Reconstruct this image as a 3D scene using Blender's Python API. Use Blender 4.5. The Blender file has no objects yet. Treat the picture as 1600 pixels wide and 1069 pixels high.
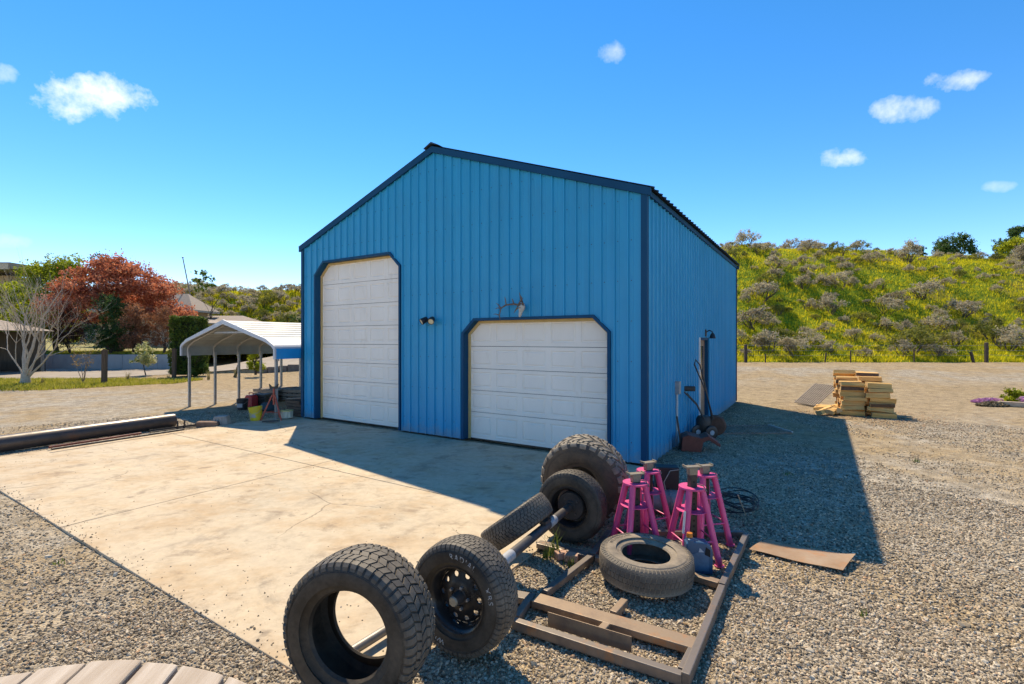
import bpy, bmesh, math, random
import numpy as np
from mathutils import Vector, Matrix, Quaternion
R_ = math.radians
random.seed(7); np.random.seed(7)
sc = bpy.context.scene
COL = sc.collection

# ------------------------------------------------------------------ camera, sky, sun, exposure
CAM_H = 2.0
cam = bpy.data.cameras.new('camera'); cam.lens = 17.06; cam.sensor_width = 36.0
cam.shift_y = -0.0022; cam.clip_start = 0.05; cam.clip_end = 3000
camo = bpy.data.objects.new('camera', cam); COL.objects.link(camo)
camo.location = (0, 0, CAM_H); camo.rotation_euler = (R_(90), 0, 0)
sc.camera = camo
SUN_TO = Vector((-0.26, 0.74, 1.0)).normalized()
SUN_EL = math.asin(SUN_TO.z); SUN_AZ = math.atan2(SUN_TO.x, SUN_TO.y)
world = bpy.data.worlds.new('World'); sc.world = world; world.use_nodes = True
wn = world.node_tree.nodes; wl = world.node_tree.links; wn.clear()
wout = wn.new('ShaderNodeOutputWorld'); wbg = wn.new('ShaderNodeBackground')
sky = wn.new('ShaderNodeTexSky'); sky.sky_type = 'NISHITA'; sky.sun_disc = False
sky.sun_elevation = SUN_EL; sky.sun_rotation = SUN_AZ
sky.altitude = 300; sky.air_density = 0.75; sky.dust_density = 0.0; sky.ozone_density = 6.0
hsv = wn.new('ShaderNodeHueSaturation'); hsv.inputs['Hue'].default_value = .506; hsv.inputs['Saturation'].default_value = 1.25; hsv.inputs['Value'].default_value = 1.0
wl.new(sky.outputs[0], hsv.inputs['Color'])
tint = wn.new('ShaderNodeMixRGB'); tint.blend_type = 'MULTIPLY'; tint.inputs[0].default_value = 1.0; tint.inputs[2].default_value = (1.10, .77, .58, 1); wl.new(hsv.outputs[0], tint.inputs[1])
# small fair-weather clouds: soft puffs at fixed directions in the sky, broken up by noise
tc = wn.new('ShaderNodeTexCoord')
def wmath(op, a, b=None):
    n = wn.new('ShaderNodeMath'); n.operation = op
    for i, s in enumerate((a, b)):
        if s is None: continue
        if isinstance(s, (int, float)): n.inputs[i].default_value = s
        else: wl.new(s, n.inputs[i])
    return n.outputs[0]
nz = wn.new('ShaderNodeTexNoise'); nz.inputs['Scale'].default_value = 34; nz.inputs['Detail'].default_value = 6; nz.inputs['Roughness'].default_value = .58
wl.new(tc.outputs['Generated'], nz.inputs['Vector'])
CLOUDS = [(-40.6, 20.8, 4.3, 2.1, 1.0), (-46.6, 20.6, 1.3, .8, .5), (11.6, 30.0, 1.7, 1.2, .42), (38.8, 20.4, 2.7, 1.2, .62), (42.4, 21.5, 2.2, .9, .68),
          (34.2, 17.3, 2.3, 1.0, .62), (45.0, 12.6, 1.2, .5, .3), (-46, 8.0, 1.5, .7, .25), (-70, 24, 4, 2, .8), (75, 21, 4, 2, .8), (125, 24, 5, 2, .8), (-120, 22, 5, 2, .8), (180, 24, 5, 2, .8)]
mask = None
for az, el, rx, ry, st in CLOUDS:
    az, el = R_(az), R_(el)
    d = Vector((math.sin(az) * math.cos(el), math.cos(az) * math.cos(el), math.sin(el)))
    t = (Vector((1, 0, 0)) - d * d.x).normalized() if abs(az) < R_(60) else Vector((math.cos(az), -math.sin(az), 0)); b = t.cross(d)
    def dot(v, s):
        n = wn.new('ShaderNodeVectorMath'); n.operation = 'DOT_PRODUCT'; wl.new(tc.outputs['Generated'], n.inputs[0]); n.inputs[1].default_value = v * s
        return n.outputs['Value']
    x = dot(t, 1 / R_(rx)); y = dot(b, 1 / R_(ry)); f = dot(d, 1.0)
    q = wmath('ADD', wmath('MULTIPLY', x, x), wmath('MULTIPLY', y, y))
    e = wmath('SUBTRACT', 1.0, q)
    e = wmath('MULTIPLY', wmath('MAXIMUM', e, -1.0), .75)
    v = wmath('ADD', e, wmath('MULTIPLY', wmath('SUBTRACT', nz.outputs[0], .56), 2.2))
    v = wmath('MULTIPLY', v, wmath('GREATER_THAN', f, 0.5))
    v = wmath('MULTIPLY', wmath('MULTIPLY', v, .95), wmath('GREATER_THAN', wmath('SUBTRACT', 1.9, q), 0))
    v = wmath('MULTIPLY', wmath('MINIMUM', wmath('MAXIMUM', v, 0.0), 1.0), st)
    mask = v if mask is None else wmath('MAXIMUM', mask, v)
wmix = wn.new('ShaderNodeMixRGB'); wl.new(mask, wmix.inputs[0]); wl.new(tint.outputs[0], wmix.inputs[1]); wmix.inputs[2].default_value = (3.5, 3.5, 3.7, 1)
wl.new(wmix.outputs[0], wbg.inputs[0]); wbg.inputs[1].default_value = 0.15
wl.new(wbg.outputs[0], wout.inputs[0])
sun = bpy.data.lights.new('sun', 'SUN'); sun.energy = 2.5; sun.angle = R_(0.53); sun.color = (1.0, 0.84, 0.60)
suno = bpy.data.objects.new('sun', sun); COL.objects.link(suno)
suno.rotation_euler = (-SUN_TO).to_track_quat('-Z', 'Y').to_euler(); suno.location = (-20, 40, 60)
vs = sc.view_settings; vs.view_transform = 'Standard'; vs.look = 'None'; vs.gamma = 1.0; vs.use_curve_mapping = False; vs.exposure = 1.5
sc.render.engine = 'CYCLES'; sc.cycles.use_denoising = True; sc.cycles.use_adaptive_sampling = True; sc.cycles.adaptive_threshold = .02
sc.cycles.max_bounces = 6; sc.cycles.diffuse_bounces = 4; sc.cycles.transparent_max_bounces = 8

# ------------------------------------------------------------------ helpers
F_PX = 758.0
def P(x, y, z=0.0):
    """where a sight line of the photo meets the level z (used to survey real positions)"""
    Y = F_PX * (CAM_H - z) / (y - 531.0)
    return Vector(((x - 800.0) / F_PX * Y, Y, z))
def sm(a, b, x):
    t = np.clip((x - a) / (b - a), 0, 1); return t * t * (3 - 2 * t)
def hill_base(X): return 54.0 - 24.0 * sm(-26.0, 8.0, X)
def hz(X, Y):
    X = np.asarray(X, float); Y = np.asarray(Y, float)
    u = (Y - hill_base(X)) / 20.0
    H = 9.2 + 1.6 * sm(5, 24, X) - 1.3 * sm(26, 55, X)
    z = H * (np.clip(u, 0, 1) - .10 * np.sin(np.clip(u, 0, 1) * math.pi * 2) * .6)
    z = z + .8 * np.clip(u - 1, 0, 4)**.7
    z = z + np.where(u > 0.05, .28 * np.sin(X * .7 + Y * .2) * np.sin(Y * .6 - X * .15) * sm(0.05, .3, u), 0)
    return z
def gz(X, Y):
    X = np.asarray(X, float); Y = np.asarray(Y, float)
    return .62 * sm(14, 30, Y) * sm(3, 11, X) + .012 * np.sin(X * 1.3 + 1) * np.sin(Y * 1.1) * sm(3.5, 6, np.hypot(X, Y)) - .012

MATS = {}
def nodes_of(name):
    m = bpy.data.materials.new(name); m.use_nodes = True
    nt = m.node_tree; b = nt.nodes['Principled BSDF']
    return m, nt, b
def tnoise(nt, scale, detail=5, rough=.6, vec=None, dist=0.0):
    n = nt.nodes.new('ShaderNodeTexNoise'); n.inputs['Scale'].default_value = scale; n.inputs['Detail'].default_value = detail
    n.inputs['Roughness'].default_value = rough; n.inputs['Distortion'].default_value = dist
    if vec is not None: nt.links.new(vec, n.inputs['Vector'])
    return n.outputs[0]
def ramp(nt, fac, stops):
    r = nt.nodes.new('ShaderNodeValToRGB'); e = r.color_ramp.elements
    while len(e) < len(stops): e.new(.5)
    for i, (p, c) in enumerate(stops):
        e[i].position = p
        e[i].color = (c, c, c, 1) if isinstance(c, (int, float)) else (*c[:3], 1)
    nt.links.new(fac, r.inputs[0]); return r.outputs[0]
def mix(nt, fac, a, b, mode='MIX'):
    n = nt.nodes.new('ShaderNodeMixRGB'); n.blend_type = mode
    for i, s in enumerate((fac, a, b)):
        if isinstance(s, (int, float)): n.inputs[i].default_value = s if i == 0 else (s, s, s, 1)
        elif isinstance(s, tuple): n.inputs[i].default_value = (*s[:3], 1)
        else: nt.links.new(s, n.inputs[i])
    return n.outputs[0]
def mth(nt, op, a, b=0.0):
    n = nt.nodes.new('ShaderNodeMath'); n.operation = op
    for i, s in enumerate((a, b)):
        if isinstance(s, (int, float)): n.inputs[i].default_value = s
        else: nt.links.new(s, n.inputs[i])
    return n.outputs[0]
def coord(nt, which='Object', scale=None):
    t = nt.nodes.new('ShaderNodeTexCoord'); o = t.outputs[which]
    if which == 'World':
        pass
    if scale:
        mp = nt.nodes.new('ShaderNodeMapping'); mp.inputs['Scale'].default_value = scale; nt.links.new(o, mp.inputs[0]); o = mp.outputs[0]
    return o
def wpos(nt):
    return nt.nodes.new('ShaderNodeNewGeometry').outputs['Position']
def bump(nt, b, h, strength=.3, dist=.01):
    n = nt.nodes.new('ShaderNodeBump'); n.inputs['Strength'].default_value = strength; n.inputs['Distance'].default_value = dist
    nt.links.new(h, n.inputs['Height']); nt.links.new(n.outputs[0], b.inputs['Normal'])
def M(name, c1, c2=None, rough=.6, metal=0.0, scale=6.0, lo=.35, hi=.7, stretch=None, bmp=0.0, bscale=60.0, bdist=.004, spots=None, spot_scale=9.0, spot_lo=.6, spot_hi=.68, spec=.5, rvar=.15):
    """weathered paint / metal / wood: two tones in noise, optional blotches of wear, fine relief"""
    if name in MATS: return MATS[name]
    m, nt, b = nodes_of(name); v = coord(nt, 'Object', stretch)
    c2 = c2 or tuple(x * .72 for x in c1)
    n = tnoise(nt, scale, 7, .65, v)
    c = ramp(nt, n, [(lo, c2), (hi, c1)])
    if spots:
        s = tnoise(nt, spot_scale, 8, .7, v); f = ramp(nt, s, [(spot_lo, 0.0), (spot_hi, 1.0)])
        c = mix(nt, f, c, spots)
    nt.links.new(c, b.inputs['Base Color'])
    rr = ramp(nt, n, [(.3, min(1, rough + rvar)), (.7, max(.05, rough - rvar))]); nt.links.new(rr, b.inputs['Roughness'])
    b.inputs['Metallic'].default_value = metal; b.inputs['Specular IOR Level'].default_value = spec
    if bmp: bump(nt, b, tnoise(nt, bscale, 6, .6, v), bmp, bdist)
    MATS[name] = m; return m
def leafmat(name, cols, trans=.35, rough=.6, nscale=1.3):
    if name in MATS: return MATS[name]
    m, nt, b = nodes_of(name)
    g = nt.nodes.new('ShaderNodeNewGeometry'); oi = nt.nodes.new('ShaderNodeObjectInfo')
    n = tnoise(nt, nscale, 4, .6, g.outputs['Position'])
    f = mth(nt, 'ADD', mth(nt, 'MULTIPLY', g.outputs['Random Per Island'], .65), mth(nt, 'ADD', mth(nt, 'MULTIPLY', mth(nt, 'SUBTRACT', n, .5), 1.3), mth(nt, 'MULTIPLY', oi.outputs['Random'], .35)))
    k = len(cols); c = ramp(nt, f, [(i / max(1, k - 1), cc) for i, cc in enumerate(cols)])
    nt.links.new(c, b.inputs['Base Color']); b.inputs['Roughness'].default_value = rough; b.inputs['Specular IOR Level'].default_value = .25
    tr = nt.nodes.new('ShaderNodeBsdfTranslucent'); nt.links.new(c, tr.inputs[0])
    ms = nt.nodes.new('ShaderNodeMixShader'); ms.inputs[0].default_value = trans
    nt.links.new(b.outputs[0], ms.inputs[1]); nt.links.new(tr.outputs[0], ms.inputs[2])
    nt.links.new(ms.outputs[0], nt.nodes['Material Output'].inputs[0])
    MATS[name] = m; return m

class MB:
    def __init__(s): s.v = []; s.f = []
    def add(s, vs, fs):
        o = len(s.v); s.v += [tuple(v) for v in vs]; s.f += [tuple(i + o for i in f) for f in fs]; return s
    def hexa(s, p):  # 8 points: bottom 4 then top 4
        return s.add(p, [(3, 2, 1, 0), (4, 5, 6, 7), (0, 1, 5, 4), (1, 2, 6, 5), (2, 3, 7, 6), (3, 0, 4, 7)])
    def box(s, x0, x1, y0, y1, z0, z1):
        return s.hexa([(x0, y0, z0), (x1, y0, z0), (x1, y1, z0), (x0, y1, z0), (x0, y0, z1), (x1, y0, z1), (x1, y1, z1), (x0, y1, z1)])
    def bar(s, p0, p1, w, h, up=(0, 0, 1)):
        p0, p1 = Vector(p0), Vector(p1); d = (p1 - p0).normalized(); u = Vector(up)
        r = d.cross(u).normalized(); u = r.cross(d)
        q = [p + r * a * w / 2 + u * b * h / 2 for p in (p0, p1) for a, b in ((-1, -1), (1, -1), (1, 1), (-1, 1))]
        return s.add(q, [(0, 1, 2, 3), (7, 6, 5, 4), (0, 4, 5, 1), (1, 5, 6, 2), (2, 6, 7, 3), (3, 7, 4, 0)])
    def tube(s, path, rad, n=8, caps=True, closed=False):
        path = [Vector(p) for p in path]; k = len(path)
        if not isinstance(rad, (list, tuple)): rad = [rad] * k
        o = len(s.v); ref = None
        for i, p in enumerate(path):
            if closed: d = path[(i + 1) % k] - path[i - 1]
            else: d = path[min(i + 1, k - 1)] - path[max(i - 1, 0)]
            d = d.normalized() if d.length > 1e-9 else Vector((0, 0, 1))
            if ref is None: ref = Vector((0, 0, 1)) if abs(d.z) < .9 else Vector((1, 0, 0))
            a = d.cross(ref).normalized(); b = a.cross(d); ref = b
            for j in range(n):
                t = 2 * math.pi * j / n; s.v.append(tuple(p + (a * math.cos(t) + b * math.sin(t)) * rad[i]))
        for i in range(k if closed else k - 1):
            i2 = (i + 1) % k
            for j in range(n): s.f.append((o + i * n + j, o + i * n + (j + 1) % n, o + i2 * n + (j + 1) % n, o + i2 * n + j))
        if caps and not closed:
            s.f.append(tuple(o + j for j in reversed(range(n)))); s.f.append(tuple(o + (k - 1) * n + j for j in range(n)))
        return s
    def lathe(s, prof, n=48, closed=False):  # prof of (r, y); axis local Y
        o = len(s.v); k = len(prof)
        for j in range(n):
            t = 2 * math.pi * j / n
            for r, y in prof: s.v.append((r * math.sin(t), y, r * math.cos(t)))
        for j in range(n):
            j2 = (j + 1) % n
            for i in range(k if closed else k - 1):
                i2 = (i + 1) % k; s.f.append((o + j * k + i, o + j2 * k + i, o + j2 * k + i2, o + j * k + i2))
        return s
    def lathez(s, prof, n=32):  # prof of (r, z); axis Z
        o = len(s.v); k = len(prof)
        for j in range(n):
            t = 2 * math.pi * j / n
            for r, z in prof: s.v.append((r * math.cos(t), r * math.sin(t), z))
        for j in range(n):
            j2 = (j + 1) % n
            for i in range(k - 1): s.f.append((o + j * k + i, o + j2 * k + i, o + j2 * k + i + 1, o + j * k + i + 1))
        return s
    def prism(s, pts, a, b, axis='z'):  # polygon extruded along an axis
        n = len(pts); f = {'z': lambda p, t: (p[0], p[1], t), 'y': lambda p, t: (p[0], t, p[1]), 'x': lambda p, t: (t, p[0], p[1])}[axis]
        return s.add([f(p, a) for p in pts] + [f(p, b) for p in pts], [tuple(reversed(range(n))), tuple(range(n, 2 * n))] + [(i, (i + 1) % n, n + (i + 1) % n, n + i) for i in range(n)])
    def mesh(s, name, mat, smooth=False, fix=True):
        me = bpy.data.meshes.new(name); me.from_pydata(s.v, [], s.f)
        if fix:
            bm = bmesh.new(); bm.from_mesh(me); bmesh.ops.recalc_face_normals(bm, faces=bm.faces); bm.to_mesh(me); bm.free()
        if smooth:
            me.polygons.foreach_set('use_smooth', [True] * len(me.polygons)); me.set_sharp_from_angle(angle=R_(smooth if smooth is not True else 40))
        if mat: me.materials.append(mat)
        return me
    def build(s, name, mat, parent=None, smooth=False, bevel=0, loc=None, rz=0, fix=True):
        o = bpy.data.objects.new(name, s.mesh(name, mat, smooth, fix)); COL.objects.link(o)
        if parent: o.parent = parent
        if loc is not None: o.location = loc
        if rz: o.rotation_euler = (0, 0, rz)
        if bevel:
            bv = o.modifiers.new('bevel', 'BEVEL'); bv.width = bevel; bv.segments = 2; bv.limit_method = 'ANGLE'; bv.angle_limit = R_(40)
        return o
def npmesh(name, V, Fq, mat, parent=None, smooth=False):
    """V (n,3), Fq (m,3|4) numpy"""
    me = bpy.data.meshes.new(name); k = Fq.shape[1]; m = len(Fq)
    me.vertices.add(len(V)); me.vertices.foreach_set('co', np.ascontiguousarray(V, np.float32).ravel())
    me.loops.add(m * k); me.loops.foreach_set('vertex_index', np.ascontiguousarray(Fq, np.int32).ravel())
    me.polygons.add(m); me.polygons.foreach_set('loop_start', np.arange(0, m * k, k, dtype=np.int32)); me.polygons.foreach_set('loop_total', np.full(m, k, np.int32))
    me.update(calc_edges=True)
    if smooth: me.polygons.foreach_set('use_smooth', [True] * m)
    me.materials.append(mat)
    o = bpy.data.objects.new(name, me); COL.objects.link(o)
    if parent: o.parent = parent
    return o
def tag(o, label=None, cat=None, group=None, kind=None):
    if label: o['label'] = label
    if cat: o['category'] = cat
    if group: o['group'] = group
    if kind: o['kind'] = kind
    return o
def thing(name, label, cat, loc=(0, 0, 0), rz=0.0, group=None):
    o = bpy.data.objects.new(name, None); COL.objects.link(o); o.location = loc; o.rotation_euler = (0, 0, rz); o.empty_display_size = .2
    return tag(o, label, cat, group)
def copy_tree(o, parent=None):
    c = o.copy(); COL.objects.link(c); c.parent = parent
    for ch in list(o.children): copy_tree(ch, c)
    return c
def face_to(o, n, spin=0.0):
    """turn a wheel so that its local -Y points along n, after a spin about its own axis"""
    n = Vector(n).normalized(); y = -n; x = y.cross(Vector((0, 0, 1)))
    x = x.normalized() if x.length > 1e-4 else Vector((1, 0, 0))
    z = x.cross(y)
    o.matrix_world = Matrix.Translation(o.location) @ Matrix((x, y, z)).transposed().to_4x4() @ Matrix.Rotation(spin, 4, 'Y')
def leaves(rng, C, size, up=.4, asp=.5):
    """one diamond leaf at each centre"""
    n = len(C); d = rng.normal(size=(n, 3)); d[:, 2] += up; d /= np.linalg.norm(d, axis=1)[:, None]
    e = rng.normal(size=(n, 3)); e -= d * (e * d).sum(1)[:, None]; e /= np.linalg.norm(e, axis=1)[:, None]
    f = np.cross(d, e); L = size * rng.uniform(.6, 1.3, (n, 1)); W = L * asp
    V = np.stack([C - e * L, C + f * W, C + e * L, C - f * W], 1).reshape(-1, 3)
    return V, np.arange(n * 4).reshape(-1, 4)
def clumps(rng, blobs, n, per=22, sig=.12, shell=.35):
    """points in soft clumps spread through a set of ellipsoids"""
    vol = np.array([r[0] * r[1] * r[2] for c, r in blobs])**.8; vol /= vol.sum(); out = []
    for (c, r), w in zip(blobs, vol):
        k = max(1, int(n * w / per)); d = rng.normal(size=(k, 3)); d /= np.linalg.norm(d, axis=1)[:, None]
        q = d * (rng.uniform(0, 1, (k, 1))**shell) * np.array(r) + np.array(c)
        s = sig * min(r) * rng.uniform(.6, 1.5, (k, 1, 1))
        out.append((q[:, None, :] + rng.normal(size=(k, per, 3)) * s).reshape(-1, 3))
    return np.concatenate(out)
def crown(name, mat, parent, blobs, n, leaf, seed=0, per=22, sig=.16, shell=.35, up=.4, asp=.5, zmin=None):
    rng = np.random.default_rng(seed); C = clumps(rng, blobs, n, per, sig, shell)
    if zmin is not None: C = C[C[:, 2] > zmin]
    V, Fq = leaves(rng, C, leaf, up, asp); return npmesh(name, V, Fq, mat, parent)
def branches(mb, p, d, L, r, depth, rnd, spread=.55, n=5, kids=(2, 3), up=.25, shrink=.72, droop=0):
    p = Vector(p); d = Vector(d).normalized(); path = [p]; rad = [r]; k = 4
    for i in range(k):
        d = (d + Vector((rnd.gauss(0, .10), rnd.gauss(0, .10), rnd.gauss(0, .07) + up * .12 - droop * .1))).normalized()
        p = p + d * L / k; path.append(p); rad.append(r * (1 - .45 * (i + 1) / k))
    mb.tube(path, rad, max(3, n), caps=depth == 0)
    if depth > 0:
        m = rnd.randint(*kids)
        for i in range(m):
            t = k if i == 0 else rnd.choice([2, 3, 3, 4])
            a = Vector((rnd.gauss(0, 1), rnd.gauss(0, 1), rnd.gauss(0, .6) + up)).normalized()
            nd = (d + a * spread * (.5 if i == 0 else 1.1)).normalized()
            branches(mb, path[t], nd, L * shrink * rnd.uniform(.8, 1.15), rad[t] * (.9 if i == 0 else .68), depth - 1, rnd, spread, n - 1, kids, up, shrink, droop)

# ------------------------------------------------------------------ the lie of the land
L0 = Vector((-5.35, 12.43, 0)); UX = Vector((.842, -.539, 0)).normalized(); UY = Vector((.539, .842, 0)).normalized()
BRZ = math.atan2(UX.y, UX.x); BW, BD, EAVE, RIDGE = 8.85, 9.44, 4.39, 5.97
SL_X0, SL_X1, SL_Y0, SL_Y1 = -.62, 8.93, -5.83, -.03      # slab in building coordinates
def loc2(X, Y):
    dx, dy = X - L0.x, Y - L0.y
    return dx * UX.x + dy * UX.y, dx * UY.x + dy * UY.y
def bw(s, d, z=0.0): return L0 + UX * s + UY * d + Vector((0, 0, z))

def ground_mat():
    m, nt, b = nodes_of('gravel_yard'); p = wpos(nt)
    sx = nt.nodes.new('ShaderNodeSeparateXYZ'); nt.links.new(p, sx.inputs[0])
    big = tnoise(nt, .22, 5, .62, p, .4); mid = tnoise(nt, 1.1, 6, .65, p); fine = tnoise(nt, 38, 3, .6, p)
    vor = nt.nodes.new('ShaderNodeTexVoronoi'); vor.inputs['Scale'].default_value = 48; nt.links.new(p, vor.inputs['Vector'])
    vo2 = nt.nodes.new('ShaderNodeTexVoronoi'); vo2.inputs['Scale'].default_value = 10; nt.links.new(p, vo2.inputs['Vector'])
    stone = ramp(nt, vor.outputs['Color'], [(0, (.14, .118, .088)), (.3, (.29, .248, .188)), (.6, (.45, .39, .30)), (1, (.64, .57, .45))])
    stone2 = ramp(nt, vo2.outputs['Color'], [(0, (.18, .155, .12)), (.5, (.37, .32, .25)), (1, (.55, .49, .39))])
    stone = mix(nt, .5, stone, stone2)
    dirt = ramp(nt, fine, [(.25, (.24, .17, .09)), (.55, (.40, .30, .17)), (.8, (.52, .41, .26))])
    dirtf = ramp(nt, mth(nt, 'ADD', mth(nt, 'MULTIPLY', big, .75), mth(nt, 'MULTIPLY', mid, .4)), [(.50, 0.0), (.64, 1.0)])
    # the packed-earth band between the yard and the loose-gravel lane along the hill foot
    yy = mth(nt, 'ADD', sx.outputs[1], mth(nt, 'MULTIPLY', mth(nt, 'SUBTRACT', mid, .5), 5.0))
    right = ramp(nt, mth(nt, 'MULTIPLY', mth(nt, 'SUBTRACT', sx.outputs[0], 2.0), .25), [(0, 0.0), (1, 1.0)])
    band = ramp(nt, mth(nt, 'MULTIPLY', yy, .025), [(.25, 0.0), (.34, .85), (.48, .9), (.53, .12), (.64, .12), (.67, .95), (1, 1.0)])
    f = mix(nt, 1.0, dirtf, mix(nt, 1.0, band, right, 'MULTIPLY'), 'LIGHTEN')
    leftb = ramp(nt, mth(nt, 'MULTIPLY', mth(nt, 'SUBTRACT', -6.0, sx.outputs[0]), .3), [(0, 0.0), (1, 1.0)])
    lb = ramp(nt, mth(nt, 'MULTIPLY', yy, .03), [(.54, 0.0), (.60, 1.0)])
    f = mix(nt, 1.0, f, mix(nt, 1.0, lb, leftb, 'MULTIPLY'), 'LIGHTEN')
    f = mix(nt, 1.0, f, ramp(nt, vor.outputs['Distance'], [(.25, .82), (.6, 1.0)]), 'MULTIPLY')
    c = mix(nt, f, stone, dirt)
    mot = tnoise(nt, 3.2, 9, .8, p, .2); c = mix(nt, 1.0, c, ramp(nt, mot, [(.32, .45), (.5, .95), (.68, 1.3)]), 'MULTIPLY'); c = mix(nt, ramp(nt, tnoise(nt, 7.0, 4, .7, p), [(.60, 0.0), (.68, .55)]), c, stone2)
    nt.links.new(c, b.inputs['Base Color']); b.inputs['Roughness'].default_value = .95; b.inputs['Specular IOR Level'].default_value = .15
    h = mth(nt, 'SUBTRACT', mth(nt, 'MULTIPLY', fine, .25), mth(nt, 'MULTIPLY', vor.outputs['Distance'], .9))
    h = mth(nt, 'SUBTRACT', h, mth(nt, 'MULTIPLY', vo2.outputs['Distance'], .9))
    bump(nt, b, h, .9, .022)
    return m
GM = ground_mat()
xs = np.unique(np.concatenate([np.linspace(-900, -60, 16), np.arange(-60, 60, .75), np.linspace(60, 900, 16)]))
ys = np.unique(np.concatenate([np.linspace(-60, -4, 10), np.arange(-4, 60, .75), np.linspace(60, 1500, 20)]))
X, Y = np.meshgrid(xs, ys); Z = gz(X, Y); nx = len(xs); ny = len(ys)
idx = np.arange(nx * ny).reshape(ny, nx)
Fq = np.stack([idx[:-1, :-1], idx[:-1, 1:], idx[1:, 1:], idx[1:, :-1]], -1).reshape(-1, 4)
ground = npmesh('ground', np.stack([X, Y, Z], -1).reshape(-1, 3), Fq, GM, smooth=True); tag(ground, kind='structure')

def hill_mat():
    m, nt, b = nodes_of('hill_grass_ground'); p = wpos(nt)
    big = tnoise(nt, .16, 5, .6, p, .5); mid = tnoise(nt, 1.6, 6, .7, p); fine = tnoise(nt, 14, 4, .7, p)
    g = ramp(nt, mid, [(.3, (.12, .18, .018)), (.5, (.24, .33, .022)), (.68, (.42, .45, .025))])
    e = ramp(nt, fine, [(.3, (.28, .21, .06)), (.7, (.46, .35, .07))])
    c = mix(nt, ramp(nt, big, [(.52, 0.0), (.66, .8)]), g, e)
    c = mix(nt, 1.0, c, ramp(nt, fine, [(.3, .6), (.7, 1.15)]), 'MULTIPLY')
    nt.links.new(c, b.inputs['Base Color']); b.inputs['Roughness'].default_value = .95; b.inputs['Specular IOR Level'].default_value = .1
    bump(nt, b, mth(nt, 'ADD', mid, fine), .8, .15); return m
HM = hill_mat()
hx = np.unique(np.concatenate([np.linspace(-600, -90, 18), np.arange(-90, 100, 1.0), np.linspace(100, 700, 18)]))
hu = np.concatenate([[-.06, 0, .03], np.linspace(.08, 1.3, 36), np.linspace(1.5, 8, 10), np.linspace(12, 60, 6)])
X, Uu = np.meshgrid(hx, hu); Y = hill_base(X) + Uu * 20
Z = hz(X, Y) + np.where(Uu < -.01, -.4, 0) + gz(X, np.minimum(Y, 40)) + .02; nx = len(hx); ny = len(hu)
idx = np.arange(nx * ny).reshape(ny, nx); Fq = np.stack([idx[:-1, :-1], idx[:-1, 1:], idx[1:, 1:], idx[1:, :-1]], -1).reshape(-1, 4)
hill = npmesh('hill', np.stack([X, Y, Z], -1).reshape(-1, 3), Fq, HM, smooth=True); tag(hill, kind='structure')
def hillz(X, Y): return hz(X, Y) + gz(X, np.minimum(Y, 40)) + .02

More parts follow.
